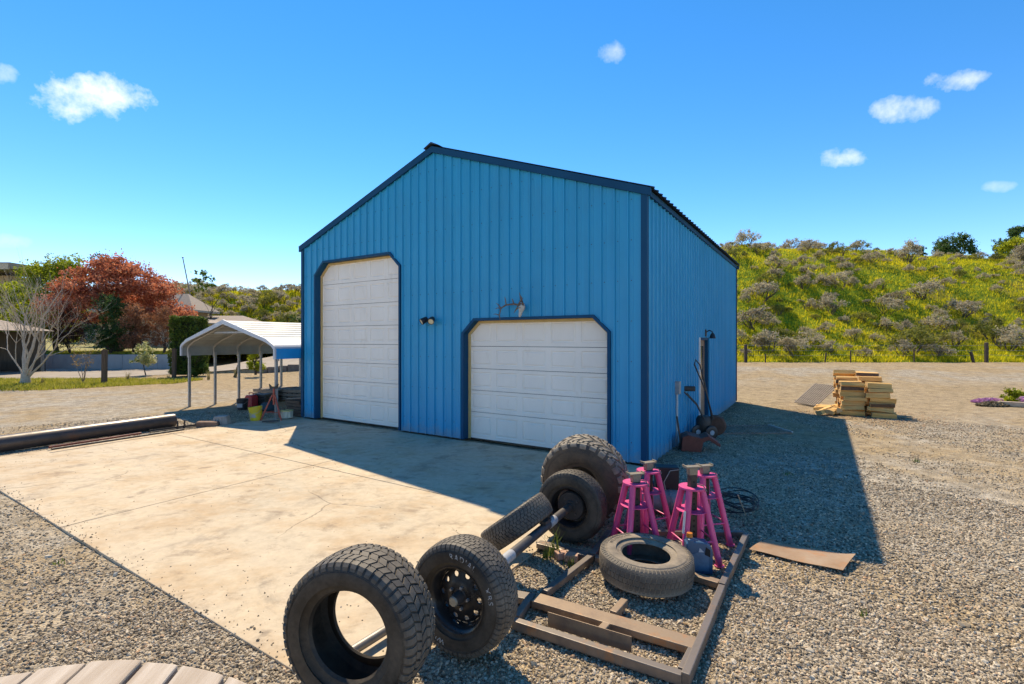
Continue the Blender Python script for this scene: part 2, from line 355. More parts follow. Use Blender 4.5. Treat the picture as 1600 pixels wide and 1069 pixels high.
# concrete apron: four cast panels with open joints
def concrete_mat():
    m, nt, b = nodes_of('stained_concrete'); p = wpos(nt)
    mp = nt.nodes.new('ShaderNodeMapping'); mp.inputs['Rotation'].default_value = (0, 0, R_(30)); mp.inputs['Scale'].default_value = (.8, 1.15, 1); nt.links.new(p, mp.inputs[0])
    big = tnoise(nt, .55, 5, .6, p, .6); mid = tnoise(nt, 1.5, 7, .66, mp.outputs[0], .15); fine = tnoise(nt, 60, 4, .6, p); mic = tnoise(nt, 9, 6, .7, p)
    c = ramp(nt, big, [(.3, (.56, .45, .30)), (.5, (.54, .44, .305)), (.72, (.48, .41, .30))])
    c = mix(nt, ramp(nt, mid, [(.48, 0.0), (.66, .6)]), c, (.44, .295, .155))
    st = tnoise(nt, 3.1, 8, .72, mp.outputs[0], .3)
    c = mix(nt, ramp(nt, st, [(.54, 0.0), (.70, .7)]), c, (.21, .15, .10))
    d2 = tnoise(nt, 1.0, 6, .75, p, 1.2)
    c = mix(nt, ramp(nt, d2, [(.56, 0.0), (.70, .45)]), c, (.22, .18, .14))
    oil = tnoise(nt, 2.6, 5, .55, p, .2); c = mix(nt, ramp(nt, oil, [(.66, 0.0), (.72, .55)]), c, (.13, .10, .08))
    c = mix(nt, 1.0, c, ramp(nt, mic, [(.3, .84), (.7, 1.06)]), 'MULTIPLY')
    lo = coord(nt, 'Object'); ls = nt.nodes.new('ShaderNodeSeparateXYZ'); nt.links.new(lo, ls.inputs[0]); wob = mth(nt, 'MULTIPLY', tnoise(nt, .5, 2, .5, lo), .9)
    for s0 in (5.95, 7.55, 1.35, 2.85):      # rubbed tyre tracks running in to the doors
        dd_ = mth(nt, 'ABSOLUTE', mth(nt, 'SUBTRACT', mth(nt, 'ADD', ls.outputs[0], wob), s0 + .45)); f_ = mth(nt, 'MULTIPLY', ramp(nt, dd_, [(.07, 1.0), (.13, 0.0)]), ramp(nt, tnoise(nt, 2.2, 6, .7, lo), [(.46, 0.0), (.66, .55)]))
        c = mix(nt, f_, c, (.20, .155, .115))
    ve = nt.nodes.new('ShaderNodeTexVoronoi'); ve.feature = 'DISTANCE_TO_EDGE'; ve.inputs['Scale'].default_value = .33
    wv = nt.nodes.new('ShaderNodeMixRGB'); wv.blend_type = 'ADD'; wv.inputs[0].default_value = .35; nt.links.new(lo, wv.inputs[1]); nn = nt.nodes.new('ShaderNodeTexNoise'); nn.inputs['Scale'].default_value = 1.6; nn.inputs['Detail'].default_value = 7; nt.links.new(lo, nn.inputs['Vector']); nt.links.new(nn.outputs['Color'], wv.inputs[2]); nt.links.new(wv.outputs[0], ve.inputs['Vector'])
    cr = mth(nt, 'MULTIPLY', ramp(nt, ve.outputs['Distance'], [(.0012, 1.0), (.0028, 0.0)]), ramp(nt, tnoise(nt, .45, 2, .5, lo), [(.50, 0.0), (.56, .7)])); c = mix(nt, cr, c, (.10, .08, .06))
    nt.links.new(c, b.inputs['Base Color']); nt.links.new(ramp(nt, mid, [(.3, .7), (.7, .92)]), b.inputs['Roughness']); b.inputs['Specular IOR Level'].default_value = .3
    bump(nt, b, mth(nt, 'ADD', fine, mth(nt, 'MULTIPLY', mic, .6)), .25, .004); return m
CM = concrete_mat()
slab = bpy.data.objects.new('concrete_slab', None); COL.objects.link(slab); slab.location = L0; slab.rotation_euler = (0, 0, BRZ); tag(slab, kind='structure')
jx, jy = 4.38, -2.8
for x0, x1 in ((SL_X0, jx - .006), (jx + .006, SL_X1)):
    for y0, y1 in ((SL_Y0, jy - .006), (jy + .006, SL_Y1)):
        MB().box(x0, x1, y0, y1, -.12, .006).build('slab_panel', CM, slab, bevel=.006)
MB().box(SL_X0 + .02, SL_X1 - .02, SL_Y0 + .02, SL_Y1 - .02, -.1, -.010).build('slab_bed', M('joint_dirt', (.10, .07, .05), rough=.95), slab)

# ------------------------------------------------------------------ the blue metal shop
BLUE = None
def wall_mat(name, c, dirt=(.10, .12, .12), rough=.42, spec=.4):
    m, nt, b = nodes_of(name); v = coord(nt, 'Object', (1.6, 1.6, .12)); v2 = coord(nt, 'Object')
    n = tnoise(nt, 2.5, 6, .6, v); n2 = tnoise(nt, 1.2, 5, .6, v2); n3 = tnoise(nt, 40, 4, .7, v2)
    col = ramp(nt, n, [(.3, tuple(x * .93 for x in c)), (.7, tuple(min(1, x * 1.08) for x in c))])
    col = mix(nt, ramp(nt, n2, [(.5, 0.0), (.85, .12)]), col, dirt)
    col = mix(nt, ramp(nt, n3, [(.68, 0.0), (.8, .3)]), col, dirt)
    if name.startswith('blue'):
        sz = nt.nodes.new('ShaderNodeSeparateXYZ'); nt.links.new(v2, sz.inputs[0])
        sp_ = mth(nt, 'SUBTRACT', mth(nt, 'MULTIPLY', tnoise(nt, 5, 7, .75, v2), 1.3), mth(nt, 'MULTIPLY', sz.outputs[2], 1.6)); col = mix(nt, ramp(nt, sp_, [(.25, 0.0), (.6, .4)]), col, (.30, .25, .18))
    nt.links.new(col, b.inputs['Base Color']); nt.links.new(ramp(nt, n2, [(.3, rough - .06), (.7, rough + .14)]), b.inputs['Roughness'])
    b.inputs['Specular IOR Level'].default_value = spec
    bump(nt, b, tnoise(nt, 1.4, 2, .5, coord(nt, 'Object', (1, 1, .5))), .12, .02); return m
BLUE = wall_mat('blue_painted_steel', (.022, .30, .53))
NAVY = wall_mat('navy_trim_paint', (.005, .06, .135), (.01, .04, .07), rough=.6, spec=.2)
ROOFM = wall_mat('dark_roof_steel', (.035, .055, .075), (.12, .10, .08), .55, .25)
WHITE = M('white_door_paint', (.84, .79, .70), (.79, .735, .64), rough=.5, scale=1.6, stretch=(1, 1, .5), spots=(.60, .52, .41), spot_scale=2.2, spot_lo=.58, spot_hi=.95)
TAN = M('tan_weather_strip', (.62, .47, .20), (.50, .36, .15), rough=.6, scale=5)
DARK = M('dark_gap', (.02, .018, .016), rough=.9)
BLK = M('black_plastic', (.018, .018, .02), rough=.45)
GALV = M('galvanised_steel', (.42, .44, .46), (.32, .34, .36), rough=.42, metal=.7, scale=14)
shop = thing('metal_shop_building', 'large blue metal shop with two white overhead doors and dark trim', 'building', L0, BRZ)
def rake(s): return EAVE + (RIDGE - EAVE) * (1 - abs(s - BW / 2) / (BW / 2))
O1 = (.55, 3.45, 3.89, .31); O2 = (5.24, 8.23, 2.37, .265)     # openings: left, right, top, corner cut
def otop(o, s):
    a, b_, t, c = o
    if s <= a or s >= b_: return None
    return t - max(0, c - (s - a), c - (b_ - s)) * .95
PITCH, RIBH = .2286, .030
def profile(s0, s1):
    """(s, out) points of ribbed sheet between s0 and s1"""
    pts = []; k = int(math.floor(s0 / PITCH)) - 1
    while k * PITCH < s1 + PITCH:
        c = (k + .5) * PITCH
        for ds, h in ((-.020, 0), (-.010, RIBH), (.010, RIBH), (.020, 0), (.075, .0), (.079, .004), (.087, .004), (.091, 0)): pts.append((c + ds, h))
        k += 1
    def h_at(s):
        for (a, ha), (b_, hb) in zip(pts, pts[1:]):
            if a <= s <= b_: return ha + (hb - ha) * (s - a) / (b_ - a)
        return 0
    out = [(s0, h_at(s0))] + [p for p in pts if s0 < p[0] < s1] + [(s1, h_at(s1))]
    return out, h_at
def wall_sheet(mb, s0, s1, zlo, ztop, openings, place):
    prof, h = profile(s0, s1); S = [p[0] for p in prof]
    for o in openings:
        for b_ in (o[0], o[0] + o[3], o[1] - o[3], o[1]):
            if s0 < b_ < s1: S.append(b_)
    S.append(BW / 2) if s0 < BW / 2 < s1 else None
    S = sorted(set(round(x, 5) for x in S))
    for a, b_ in zip(S, S[1:]):
        if b_ - a < 1e-5: continue
        mid = (a + b_) / 2; la = lb = zlo
        for o in openings:
            if o[0] < mid < o[1]:
                e = 1e-6; la = otop(o, max(a, o[0] + e)) ; lb = otop(o, min(b_, o[1] - e))
        ha, hb = h(a), h(b_)
        mb.add([place(a, ha, la), place(b_, hb, lb), place(b_, hb, ztop(b_)), place(a, ha, ztop(a))], [(0, 1, 2, 3)])
SHEET = PITCH * 4
def sheets(length):
    e = [0]; 
    while e[-1] + SHEET < length - .05: e.append(e[-1] + SHEET)
    return e[:-1] + [e[-1], length] if length - e[-1] > .05 else e
e = sheets(BW)
for i, (a, b_) in enumerate(zip(e, e[1:])):      # front gable wall
    mb = MB(); k = .0012 * (i % 2); wall_sheet(mb, a, b_, .035, lambda s: rake(s) - .03, (O1, O2), lambda s, h, z: (s, -h - k, z)); o = mb.build('wall_sheet', BLUE, shop, fix=False)
e = sheets(BD)
for i, (a, b_) in enumerate(zip(e, e[1:])):      # right wall with the side-door opening
    k = .0012 * (i % 2); OD = (3.88, 4.92, 2.05, .0001)
    mb = MB(); wall_sheet(mb, a, b_, -.02, lambda s: EAVE - .02, (OD,), lambda s, h, z: (BW + h + k, s, z)); mb.build('wall_sheet', BLUE, shop, fix=False)
    mb = MB(); wall_sheet(mb, a, b_, -.02, lambda s: EAVE - .02, (), lambda s, h, z: (-h - k, s, z)); mb.build('wall_sheet', BLUE, shop, fix=False)
mb = MB(); wall_sheet(mb, 0, BW, -.02, lambda s: rake(s) - .03, (), lambda s, h, z: (s, BD + h, z)); mb.build('back_wall', BLUE, shop, fix=False)
# screw heads in rows on the front wall
mb = MB()
for z in (.35, 1.0, 1.65, 2.3, 2.95, 3.6, 4.25, 4.9, 5.5):
    for kx in range(int(BW / PITCH)):
        s = (kx + .5) * PITCH + .055
        if z > rake(s) - .12 or any((o[0] - .1 < s < o[1] + .1 and z < o[2] + .05) for o in (O1, O2)): continue
        mb.box(s - .007, s + .007, -.007, 0, z - .007, z + .007)
o = mb.build('screw_heads', M('screw_paint', (.02, .08, .15), rough=.5), shop); tag(o, kind='stuff')
# corner trims, base flashing, rakes
for x, dx in ((0, -1), (BW, 1)):
    for y, dy in ((0, -1), (BD, 1)):
        w = .06
        mb = MB(); x1 = x - dx * w; xo = x + dx * .037; yo = y + dy * .037; y1 = y - dy * w
        mb.prism([(x1, yo), (xo, yo), (xo, y1), (x + dx * .0325, y1), (x + dx * .0325, y + dy * .0325), (x1, y + dy * .0325)], .03, EAVE - .01).build('corner_trim', NAVY, shop)
for sgn in (-1, 1):
    for y in (-.040, BD + .014):
        mb = MB(); h = .125
        def rp(s, off): return (BW / 2 + sgn * s, RIDGE - (RIDGE - EAVE) / (BW / 2) * s + off)
        a, b_ = rp(0, .02), rp(BW / 2 + .1, .02); c, d = rp(BW / 2 + .1, .02 - h), rp(0, .02 - h)
        mb.prism([a, b_, c, d], y - .02, y + .026, 'y').build('rake_trim', NAVY, shop)
# roof sheets with ribs running down the slope
sl = math.hypot(BW / 2, RIDGE - EAVE); ca, sa = (BW / 2) / sl, (RIDGE - EAVE) / sl; SLP = sl + .13
er = sheets(BD + .12)
for sgn in (-1, 1):
    for i, (a, b_) in enumerate(zip(er, er[1:])):
        prof, hh = profile(a, b_); mb = MB(); k = .0012 * (i % 2)
        rows = []
        for t in (0, SLP):
            for lift in (.0, ):
                rows.append([(BW / 2 + sgn * (t * ca + (hh(s) + k) * sa), s - .06, RIDGE + .035 - t * sa + (hh(s) + k) * ca) for s, _ in prof])
        n = len(prof); v = rows[0] + rows[1]
        f = [(j, j + 1, n + j + 1, n + j) for j in range(n - 1)]
        under = [(x, y, z - .004) for x, y, z in v]
        mb.add(v, f); mb.add(under, f)
        mb.build('roof_sheet', ROOFM, shop, fix=False)
    # eave flashing under the sheet ends
    x = BW / 2 + sgn * (BW / 2 + .05); mb = MB().box(min(x, x - sgn * .05), max(x, x - sgn * .05), -.05, BD + .03, EAVE - .10, EAVE - .015); mb.build('eave_trim', NAVY, shop)
mb = MB()
mb.prism([(BW / 2 - .20, RIDGE - .01), (BW / 2 - .20, RIDGE + .0), (BW / 2 - .05, RIDGE + .075), (BW / 2, RIDGE + .095), (BW / 2 + .05, RIDGE + .075), (BW / 2 + .2, RIDGE), (BW / 2 + .2, RIDGE - .01), (BW / 2, RIDGE + .06)], -.09, BD + .08, 'y').build('ridge_cap', ROOFM, shop)
# overhead doors
def outline(o, inset=0.0, z0=.035):
    a, b_, t, c = o; i = inset; k = i * .414
    return [(a + i, z0), (a + i, t - c * .95 - k), (a + c + k, t - i), (b_ - c - k, t - i), (b_ - i, t - c * .95 - k), (b_ - i, z0)]
def door_section(a, b_, z0, z1, y, cols=5):
    """one hinged section with pressed panels; front faces -Y"""
    mb = MB(); t = .04; g = .0045; z0 += g; z1 -= g; H = z1 - z0
    mb.add([(a, y, z0), (b_, y, z0), (b_, y, z1), (a, y, z1), (a, y + t, z0), (b_, y + t, z0), (b_, y + t, z1), (a, y + t, z1)], [(4, 5, 6, 7), (0, 1, 5, 4), (3, 2, 6, 7), (0, 3, 7, 4), (1, 2, 6, 5)])
    w = (b_ - a) / cols; mx = .055; mz = H * .15
    ex = [a]
    for c in range(cols): ex += [a + c * w + mx, a + (c + 1) * w - mx]
    ex.append(b_)
    for i, (p, q) in enumerate(zip(ex, ex[1:])):
        if i % 2 == 0: mb.add([(p, y, z0), (q, y, z0), (q, y, z1), (p, y, z1)], [(0, 1, 2, 3)])
        else:
            za, zb = z0 + mz, z1 - mz
            mb.add([(p, y, z0), (q, y, z0), (q, y, za), (p, y, za)], [(0, 1, 2, 3)]); mb.add([(p, y, zb), (q, y, zb), (q, y, z1), (p, y, z1)], [(0, 1, 2, 3)])
            rings = [(0, 0), (.010, .012), (.026, .012), (.045, .002)]
            for (i0, d0), (i1, d1) in zip(rings, rings[1:]):
                A = [(p + i0, y + d0, za + i0), (q - i0, y + d0, za + i0), (q - i0, y + d0, zb - i0), (p + i0, y + d0, zb - i0)]
                B = [(p + i1, y + d1, za + i1), (q - i1, y + d1, za + i1), (q - i1, y + d1, zb - i1), (p + i1, y + d1, zb - i1)]
                mb.add(A + B, [(j, (j + 1) % 4, 4 + (j + 1) % 4, 4 + j) for j in range(4)])
            mb.add([(p + .045, y + .002, za + .045), (q - .045, y + .002, za + .045), (q - .045, y + .002, zb - .045), (p + .045, y + .002, zb - .045)], [(0, 1, 2, 3)])
    return mb
REC = .145
for o, lines, lab in ((O1, (.035, .57, 1.01, 1.45, 1.89, 2.33, 2.85, 3.37, 3.93), 'tall white overhead door of eight sections'), (O2, (.035, .57, 1.0, 1.43, 1.87, 2.41), 'low white overhead door of five sections')):
    a, b_, t, c = o
    d0 = MB().box(a - .05, b_ + .05, REC + .045, REC + .06, .03, t + .06).build('garage_door', DARK, shop); tag(d0, lab)
    for z0, z1 in zip(lines, lines[1:]):
        door_section(a + .002, b_ - .002, z0, z1, REC).build('door_section', WHITE, d0)
    # navy jamb lining, following the cut corners
    A = outline(o, -.05); B = outline(o, .0); mb = MB()
    for yy0, yy1, P0, P1 in ((-.044, -.033, A, B),):
        for i in range(5):
            q = [P0[i], P0[i + 1], P1[i + 1], P1[i]]
            mb.add([(p[0], yy0, p[1]) for p in q] + [(p[0], yy1, p[1]) for p in q], [(0, 1, 2, 3), (7, 6, 5, 4)] + [(j, (j + 1) % 4, 4 + (j + 1) % 4, 4 + j) for j in range(4)])
    for i in range(5):
        (x0, z0), (x1, z1) = B[i], B[i + 1]; (u0, w0), (u1, w1) = A[i], A[i + 1]
        mb.add([(x0, -.033, z0), (x1, -.033, z1), (x1, REC - .03, z1), (x0, REC - .03, z0), (u0, -.033, w0), (u1, -.033, w1), (u1, REC - .03, w1), (u0, REC - .03, w0)], [(0, 1, 2, 3), (7, 6, 5, 4), (0, 4, 5, 1), (3, 2, 6, 7)])
    mb.build('door_jamb', NAVY, shop)
    A = outline(o, -.05); B = outline(o, .05); mb = MB()
    for i in range(5):
        q = [A[i], A[i + 1], B[i + 1], B[i]]; y0, y1 = REC - .03, REC - .004
        mb.add([(p[0], y0, p[1]) for p in q] + [(p[0], y1, p[1]) for p in q], [(0, 1, 2, 3), (7, 6, 5, 4)] + [(j, (j + 1) % 4, 4 + (j + 1) % 4, 4 + j) for j in range(4)])
    mb.build('weather_strip', TAN, shop)
    MB().box(a + .01, b_ - .01, REC - .012, REC + .03, .031, .05).build('bottom_seal', BLK, d0)
# side door, slightly ajar in a white frame
sd = MB().box(BW - .10, BW - .06, 3.93, 4.87, .05, 2.0).build('side_door', M('brown_door', (.34, .22, .14), (.22, .14, .09), rough=.5, scale=3, stretch=(1, 1, .3)), shop)
MB().box(BW - .058, BW - .052, 4.1, 4.7, 1.05, 1.85).build('pane', M('door_glass', (.05, .05, .05), rough=.08), sd)
MB().lathez([(.0, 0), (.03, 0), (.03, .05), (.0, .05)], 12).build('handle', GALV, sd, loc=(BW - .05, 4.02, .98)).rotation_euler = (0, R_(90), 0)
fm = MB(); fm.box(BW - .12, BW + .012, 4.86, 4.92, 0, 2.05); fm.box(BW - .12, BW + .013, 3.94, 4.86, 1.99, 2.05); fm.build('door_frame', NAVY, shop)
MB().box(BW - .12, BW + .035, 3.86, 3.94, 0, 2.05).build('door_jamb', M('white_jamb', (.78, .78, .76), rough=.5), shop)
MB().box(.1, BW - .15, .3, BD - .3, -.05, .02).build('floor', CM, shop)

# ------------------------------------------------------------------ fixtures on the shop walls
fl = thing('flood_light', 'twin-head flood light on blue wall between the two overhead doors', 'light', bw(4.40, -.03, 2.42), BRZ)
MB().lathe([(0, -.0), (.045, -.0), (.05, -.02), (.04, -.045), (0, -.05)], 20).build('mount', BLK, fl, smooth=40)
for sx in (-1, 1):
    h = MB().lathe([(0, .10), (.05, .09), (.062, .03), (.068, -.05), (.066, -.055), (.058, -.055), (.058, -.04), (0, -.04)], 20).build('lamp_head', BLK, fl, smooth=40)
    h.location = (sx * .11, -.13, -.03); h.rotation_euler = (R_(28), 0, R_(sx * 26))
    MB().lathe([(0, -.047), (.03, -.05), (.057, -.045)], 20).build('lens', M('cream_lens', (.70, .62, .40), (.6, .52, .33), rough=.3), h, smooth=60)
    MB().tube([(sx * .02, -.04, 0), (sx * .06, -.09, .01), (sx * .10, -.10, -.0)], .013, 8).build('arm', BLK, fl, smooth=40)
wl_ = thing('wall_lamp', 'small black gooseneck lamp above the side door', 'light', bw(BW + .02, 4.5, 2.16), BRZ)
MB().box(0, .035, -.05, .05, -.08, .08).build('back_plate', BLK, wl_, bevel=.01)
MB().tube([(.03, 0, .02), (.10, 0, .06), (.16, 0, .03), (.17, 0, -.02)], .014, 8).build('arm', BLK, wl_, smooth=40)
MB().lathez([(.02, .02), (.05, -.02), (.075, -.11), (.07, -.11), (.045, -.02), (.0, .0)], 18).build('shade', BLK, wl_, smooth=40, loc=(.17, 0, -.02))
sk = thing('antler_skull', 'bleached deer skull with branching antlers over the low overhead door', 'skull', bw(6.62, -.05, 2.55), BRZ)
BONE = M('bone', (.66, .60, .48), (.45, .38, .28), rough=.7, scale=20)
ANT = M('antler', (.20, .14, .085), (.10, .07, .045), rough=.6, scale=30, stretch=(1, 1, .3))
mb = MB(); mb.lathez([(0, -.15), (.018, -.15), (.028, -.12), (.034, -.06), (.055, 0), (.06, .05), (.045, .09), (0, .1)], 14)
o = mb.build('skull', BONE, sk, smooth=60); o.scale = (1, .8, 1); o.location = (.0, -.05, 0); o.rotation_euler = (R_(-25), 0, 0)
for sx in (-1, 1):
    mb = MB(); main = [(sx * .03, -.05, .08), (sx * .14, -.07, .12), (sx * .26, -.14, .12), (sx * .33, -.22, .05), (sx * .36, -.30, -.06), (sx * .33, -.34, -.16)]
    if sx < 0: main = [(-.03, -.05, .08), (-.15, -.07, .10), (-.30, -.10, .09), (-.40, -.12, .03), (-.43, -.13, -.10), (-.41, -.13, -.2)]
    else: main = [(.03, -.05, .08), (.06, -.12, .13), (.09, -.22, .14), (.10, -.30, .08), (.08, -.36, -.02), (.05, -.38, -.08)]
    mb.tube(main, [.017, .016, .015, .013, .011, .004], 8)
    for q, dd in ((2, (-.03 * 1, .0, .15)), (3, (sx * .10, -.02, .10)), (3, (sx * .13, 0, -.01)), (4, (sx * .12, -.02, .02)), (1, (sx * .01, -.06, .10))):
        p = Vector(main[q]); d = Vector(dd); mb.tube([p, p + d * .55 + Vector((0, 0, .015)), p + d], [.012, .009, .003], 6)
    mb.build('antler', ANT, sk, smooth=50)
# conduit with a meter-like box on the right wall
cd = thing('conduit_riser', 'pale conduit riser with small grey box on the right blue wall', 'conduit', bw(BW + .05, 1.77, 0), BRZ)
MB().tube([(0, 0, -.05), (0, 0, 1.0)], .022, 10).build('pipe', M('pvc_grey', (.55, .56, .56), rough=.5), cd, smooth=40)
MB().box(-.04, .06, -.06, .06, .98, 1.22).build('junction_box', M('box_grey', (.36, .36, .35), rough=.5, scale=12), cd, bevel=.008)
lp = MB().tube([(0, 0, 0), (-.12, -.10, .62)], .016, 8).build('leaning_rod', M('dark_rusty_iron', (.12, .075, .05), (.05, .04, .035), rough=.8, scale=18), None, smooth=40, loc=P(1065, 703)); tag(lp, 'thin dark iron rod leaning beside the conduit on right wall', 'rod')

# ------------------------------------------------------------------ carport
LW = M('ivory_roof_steel', (.30, .315, .30), (.24, .25, .24), rough=.45, scale=3)
CW = M('white_trim_steel', (.52, .54, .57), (.46, .48, .52), rough=.4)
CB = M('bright_blue_steel', (.015, .30, .68), (.012, .25, .58), rough=.4, scale=3)
LEGM = M('galvanised_post', (.40, .39, .37), (.30, .28, .26), rough=.5, metal=.4, scale=9)
cp = thing('carport', 'open metal carport with ivory ribbed roof and bright blue side band', 'carport', P(295, 635), BRZ)
CWD, CLN = 4.5, 4.4
def arch_pts(off=0.0, n=5):
    """cross-section from left eave to right eave (x, z)"""
    zl, zb, zr = 1.52, 1.80, 2.50; r = .22; o = .16 + off
    pts = [(-o, zl), (-o, zb - .02)]
    for i in range(1, n): 
        t = i / n; pts.append((-o + .34 * t * t, zb - .02 + .20 * t + .0))
    pts.append((-o + .36, zb + .20 + off * .3)); pts.append((CWD / 2, zr + off))
    return pts + [(CWD - x, z) for x, z in reversed(pts[:-1])]
A = arch_pts(0.02)
def panel(mb, p0, p1, y0, y1, th=.012):
    (x0, z0), (x1, z1) = p0, p1; nx, nz = -(z1 - z0), (x1 - x0); l = math.hypot(nx, nz); nx, nz = nx / l * th, nz / l * th
    mb.hexa([(x0, y0, z0), (x1, y0, z1), (x1, y1, z1), (x0, y1, z0), (x0 + nx, y0, z0 + nz), (x1 + nx, y0, z1 + nz), (x1 + nx, y1, z1 + nz), (x0 + nx, y1, z0 + nz)])
iR = A.index((CWD / 2, max(z for x, z in A)))
# ribbed roof: horizontal sheets lapped up the slope, each its own part
def slope_strips(p0, p1, k, mat, name, lift=0.0):
    for i in range(k):
        mb = MB(); a = [p0[j] + (p1[j] - p0[j]) * i / k for j in (0, 1)]; b_ = [p0[j] + (p1[j] - p0[j]) * (i + 1) / k for j in (0, 1)]
        nx, nz = -(b_[1] - a[1]), (b_[0] - a[0]); l = math.hypot(nx, nz); nx, nz = nx / l, nz / l
        m = lambda t, h: (a[0] + (b_[0] - a[0]) * t + nx * h, a[1] + (b_[1] - a[1]) * t + nz * h)
        prof = [m(0, .0), m(.70, 0), m(.78, .012), m(.92, .012), m(.999, 0)]
        pr2 = [(x - nx * .004, z - nz * .004) for x, z in prof]
        for q in (prof, pr2):
            n = len(q); v = [(x, -.12, z) for x, z in q] + [(x, CLN + .1, z) for x, z in q]; mb.add(v, [(j, j + 1, n + j + 1, n + j) for j in range(n - 1)])
        mb.build(name, mat, cp, fix=False)
slope_strips(A[iR - 1], A[iR], 8, LW, 'roof_sheet'); slope_strips(A[iR], A[iR + 1], 8, LW, 'roof_sheet')
for side in (0, 1):
    seq = A[:iR] if side == 0 else A[iR + 1:]
    mb = MB()
    for p0, p1 in zip(seq, seq[1:]):
        if (p0 == A[0] or p1 == A[-1]): continue
        panel(mb, p0, p1, -.1, CLN + .08, .004)
    mb.build('eave_curve', LW if side == 0 else CW, cp, smooth=60)
    p0, p1 = (seq[0], seq[1]) if side == 0 else (seq[-2], seq[-1])
    for k, (t0, t1) in enumerate(((0, .5), (.5, 1))):
        mb = MB(); a = [p0[j] + (p1[j] - p0[j]) * t0 for j in (0, 1)]; b_ = [p0[j] + (p1[j] - p0[j]) * t1 for j in (0, 1)]
        panel(mb, a, b_, -.1, CLN + .08, .012 - .006 * k); mb.build('side_sheet', LW if side == 0 else CB, cp)
tr = MB(); T = arch_pts(.05); I = [(x, z - .0) for x, z in arch_pts(-.02)]
for i in range(len(T) - 1):
    q = [T[i], T[i + 1], I[i + 1], I[i]]; 
    q = [(T[i][0], T[i][1]), (T[i + 1][0], T[i + 1][1]), (I[i + 1][0], I[i + 1][1] - (.05 if 1 < i + 1 < len(T) - 2 else 0)), (I[i][0], I[i][1] - (.05 if 1 < i < len(T) - 2 else 0))]
    tr.add([(x, -.15, z) for x, z in q] + [(x, -.11, z) for x, z in q], [(0, 1, 2, 3), (7, 6, 5, 4)] + [(j, (j + 1) % 4, 4 + (j + 1) % 4, 4 + j) for j in range(4)])
tr.build('gable_trim', CW, cp)
for k in range(6):
    y = .0 + k * .735 + .02
    for x in (0, CWD):
        MB().box(x - .03, x + .03, y - .03, y + .03, -.03, 1.62).build('leg', LEGM, cp)
    mb = MB(); B = [(x + (.1 if i < iR else -.1 if i > iR else 0), z - .05) for i, (x, z) in enumerate(A)]
    mb.tube([(x, y, z) for x, z in B], .03, 6); mb.build('rafter_bow', LEGM, cp, smooth=40)
    if k in (0, 5): MB().bar((CWD / 2 - .75, y, 2.2), (CWD / 2 + .75, y, 2.2), .04, .05).build('collar_brace', LEGM, cp)

# ------------------------------------------------------------------ tyres and wheels
def tyre_mat(name, base, dust, amount, sc_=5.0):
    m, nt, b = nodes_of(name); v = coord(nt, 'Object'); n = tnoise(nt, sc_, 7, .68, v, .3); n2 = tnoise(nt, 40, 5, .65, v)
    f = ramp(nt, mth(nt, 'ADD', mth(nt, 'MULTIPLY', n, .8), mth(nt, 'MULTIPLY', n2, .25)), [(.62 - amount * .5, 0.0), (.78 - amount * .2, min(1, .35 + amount))])
    c = mix(nt, f, base, dust); nt.links.new(c, b.inputs['Base Color'])
    nt.links.new(ramp(nt, f, [(0, .48), (1, .9)]), b.inputs['Roughness']); b.inputs['Specular IOR Level'].default_value = .4
    bump(nt, b, n2, .18, .002); return m
RUB = tyre_mat('black_rubber', (.030, .026, .021), (.15, .118, .082), .40)
RUB2 = tyre_mat('greyed_rubber', (.046, .041, .035), (.21, .175, .13), .5)
RUBD = tyre_mat('dusty_rubber', (.05, .046, .042), (.34, .275, .195), .62, 3.5)
RUBT = tyre_mat('dusty_tread', (.06, .055, .05), (.36, .30, .22), .62, 4.0)
LETTER = M('white_letter_rubber', (.62, .60, .56), (.38, .36, .33), rough=.7, scale=30)
FONT = None
def text_pts(body):
    cu = bpy.data.curves.new('t', 'FONT'); cu.body = body; cu.size = 1.0; cu.space_character = 1.25
    ob = bpy.data.objects.new('t', cu); me = bpy.data.meshes.new_from_object(ob)
    v = [tuple(p.co) for p in me.vertices]; f = [tuple(p.vertices) for p in me.polygons]
    bpy.data.objects.remove(ob); bpy.data.curves.remove(cu); bpy.data.meshes.remove(me); return v, f
def tyre_profile(R, W, rb, dep):
    h = R - rb
    half = [(rb - .004, .33), (rb + .008, .385), (rb + .03, .40), (rb + .05, .44), (rb + .25 * h, .483), (rb + .45 * h, .50), (rb + .62 * h, .495), (rb + .76 * h, .475), (R - dep - .022, .455), (R - dep - .004, .405), (R - dep, .25)]
    out = [(r, -w * W) for r, w in half] + [(R - dep + .001, 0)] + [(r, w * W) for r, w in reversed(half)]
    inn = [(rb + .004, .30), (rb + .04, .37), (rb + .45 * h, .455), (R - dep - .045, .40), (R - dep - .026, .2)]
    ins = [(r, w * W) for r, w in inn] + [(R - dep - .024, 0)] + [(r, -w * W) for r, w in reversed(inn)]
    return out, ins
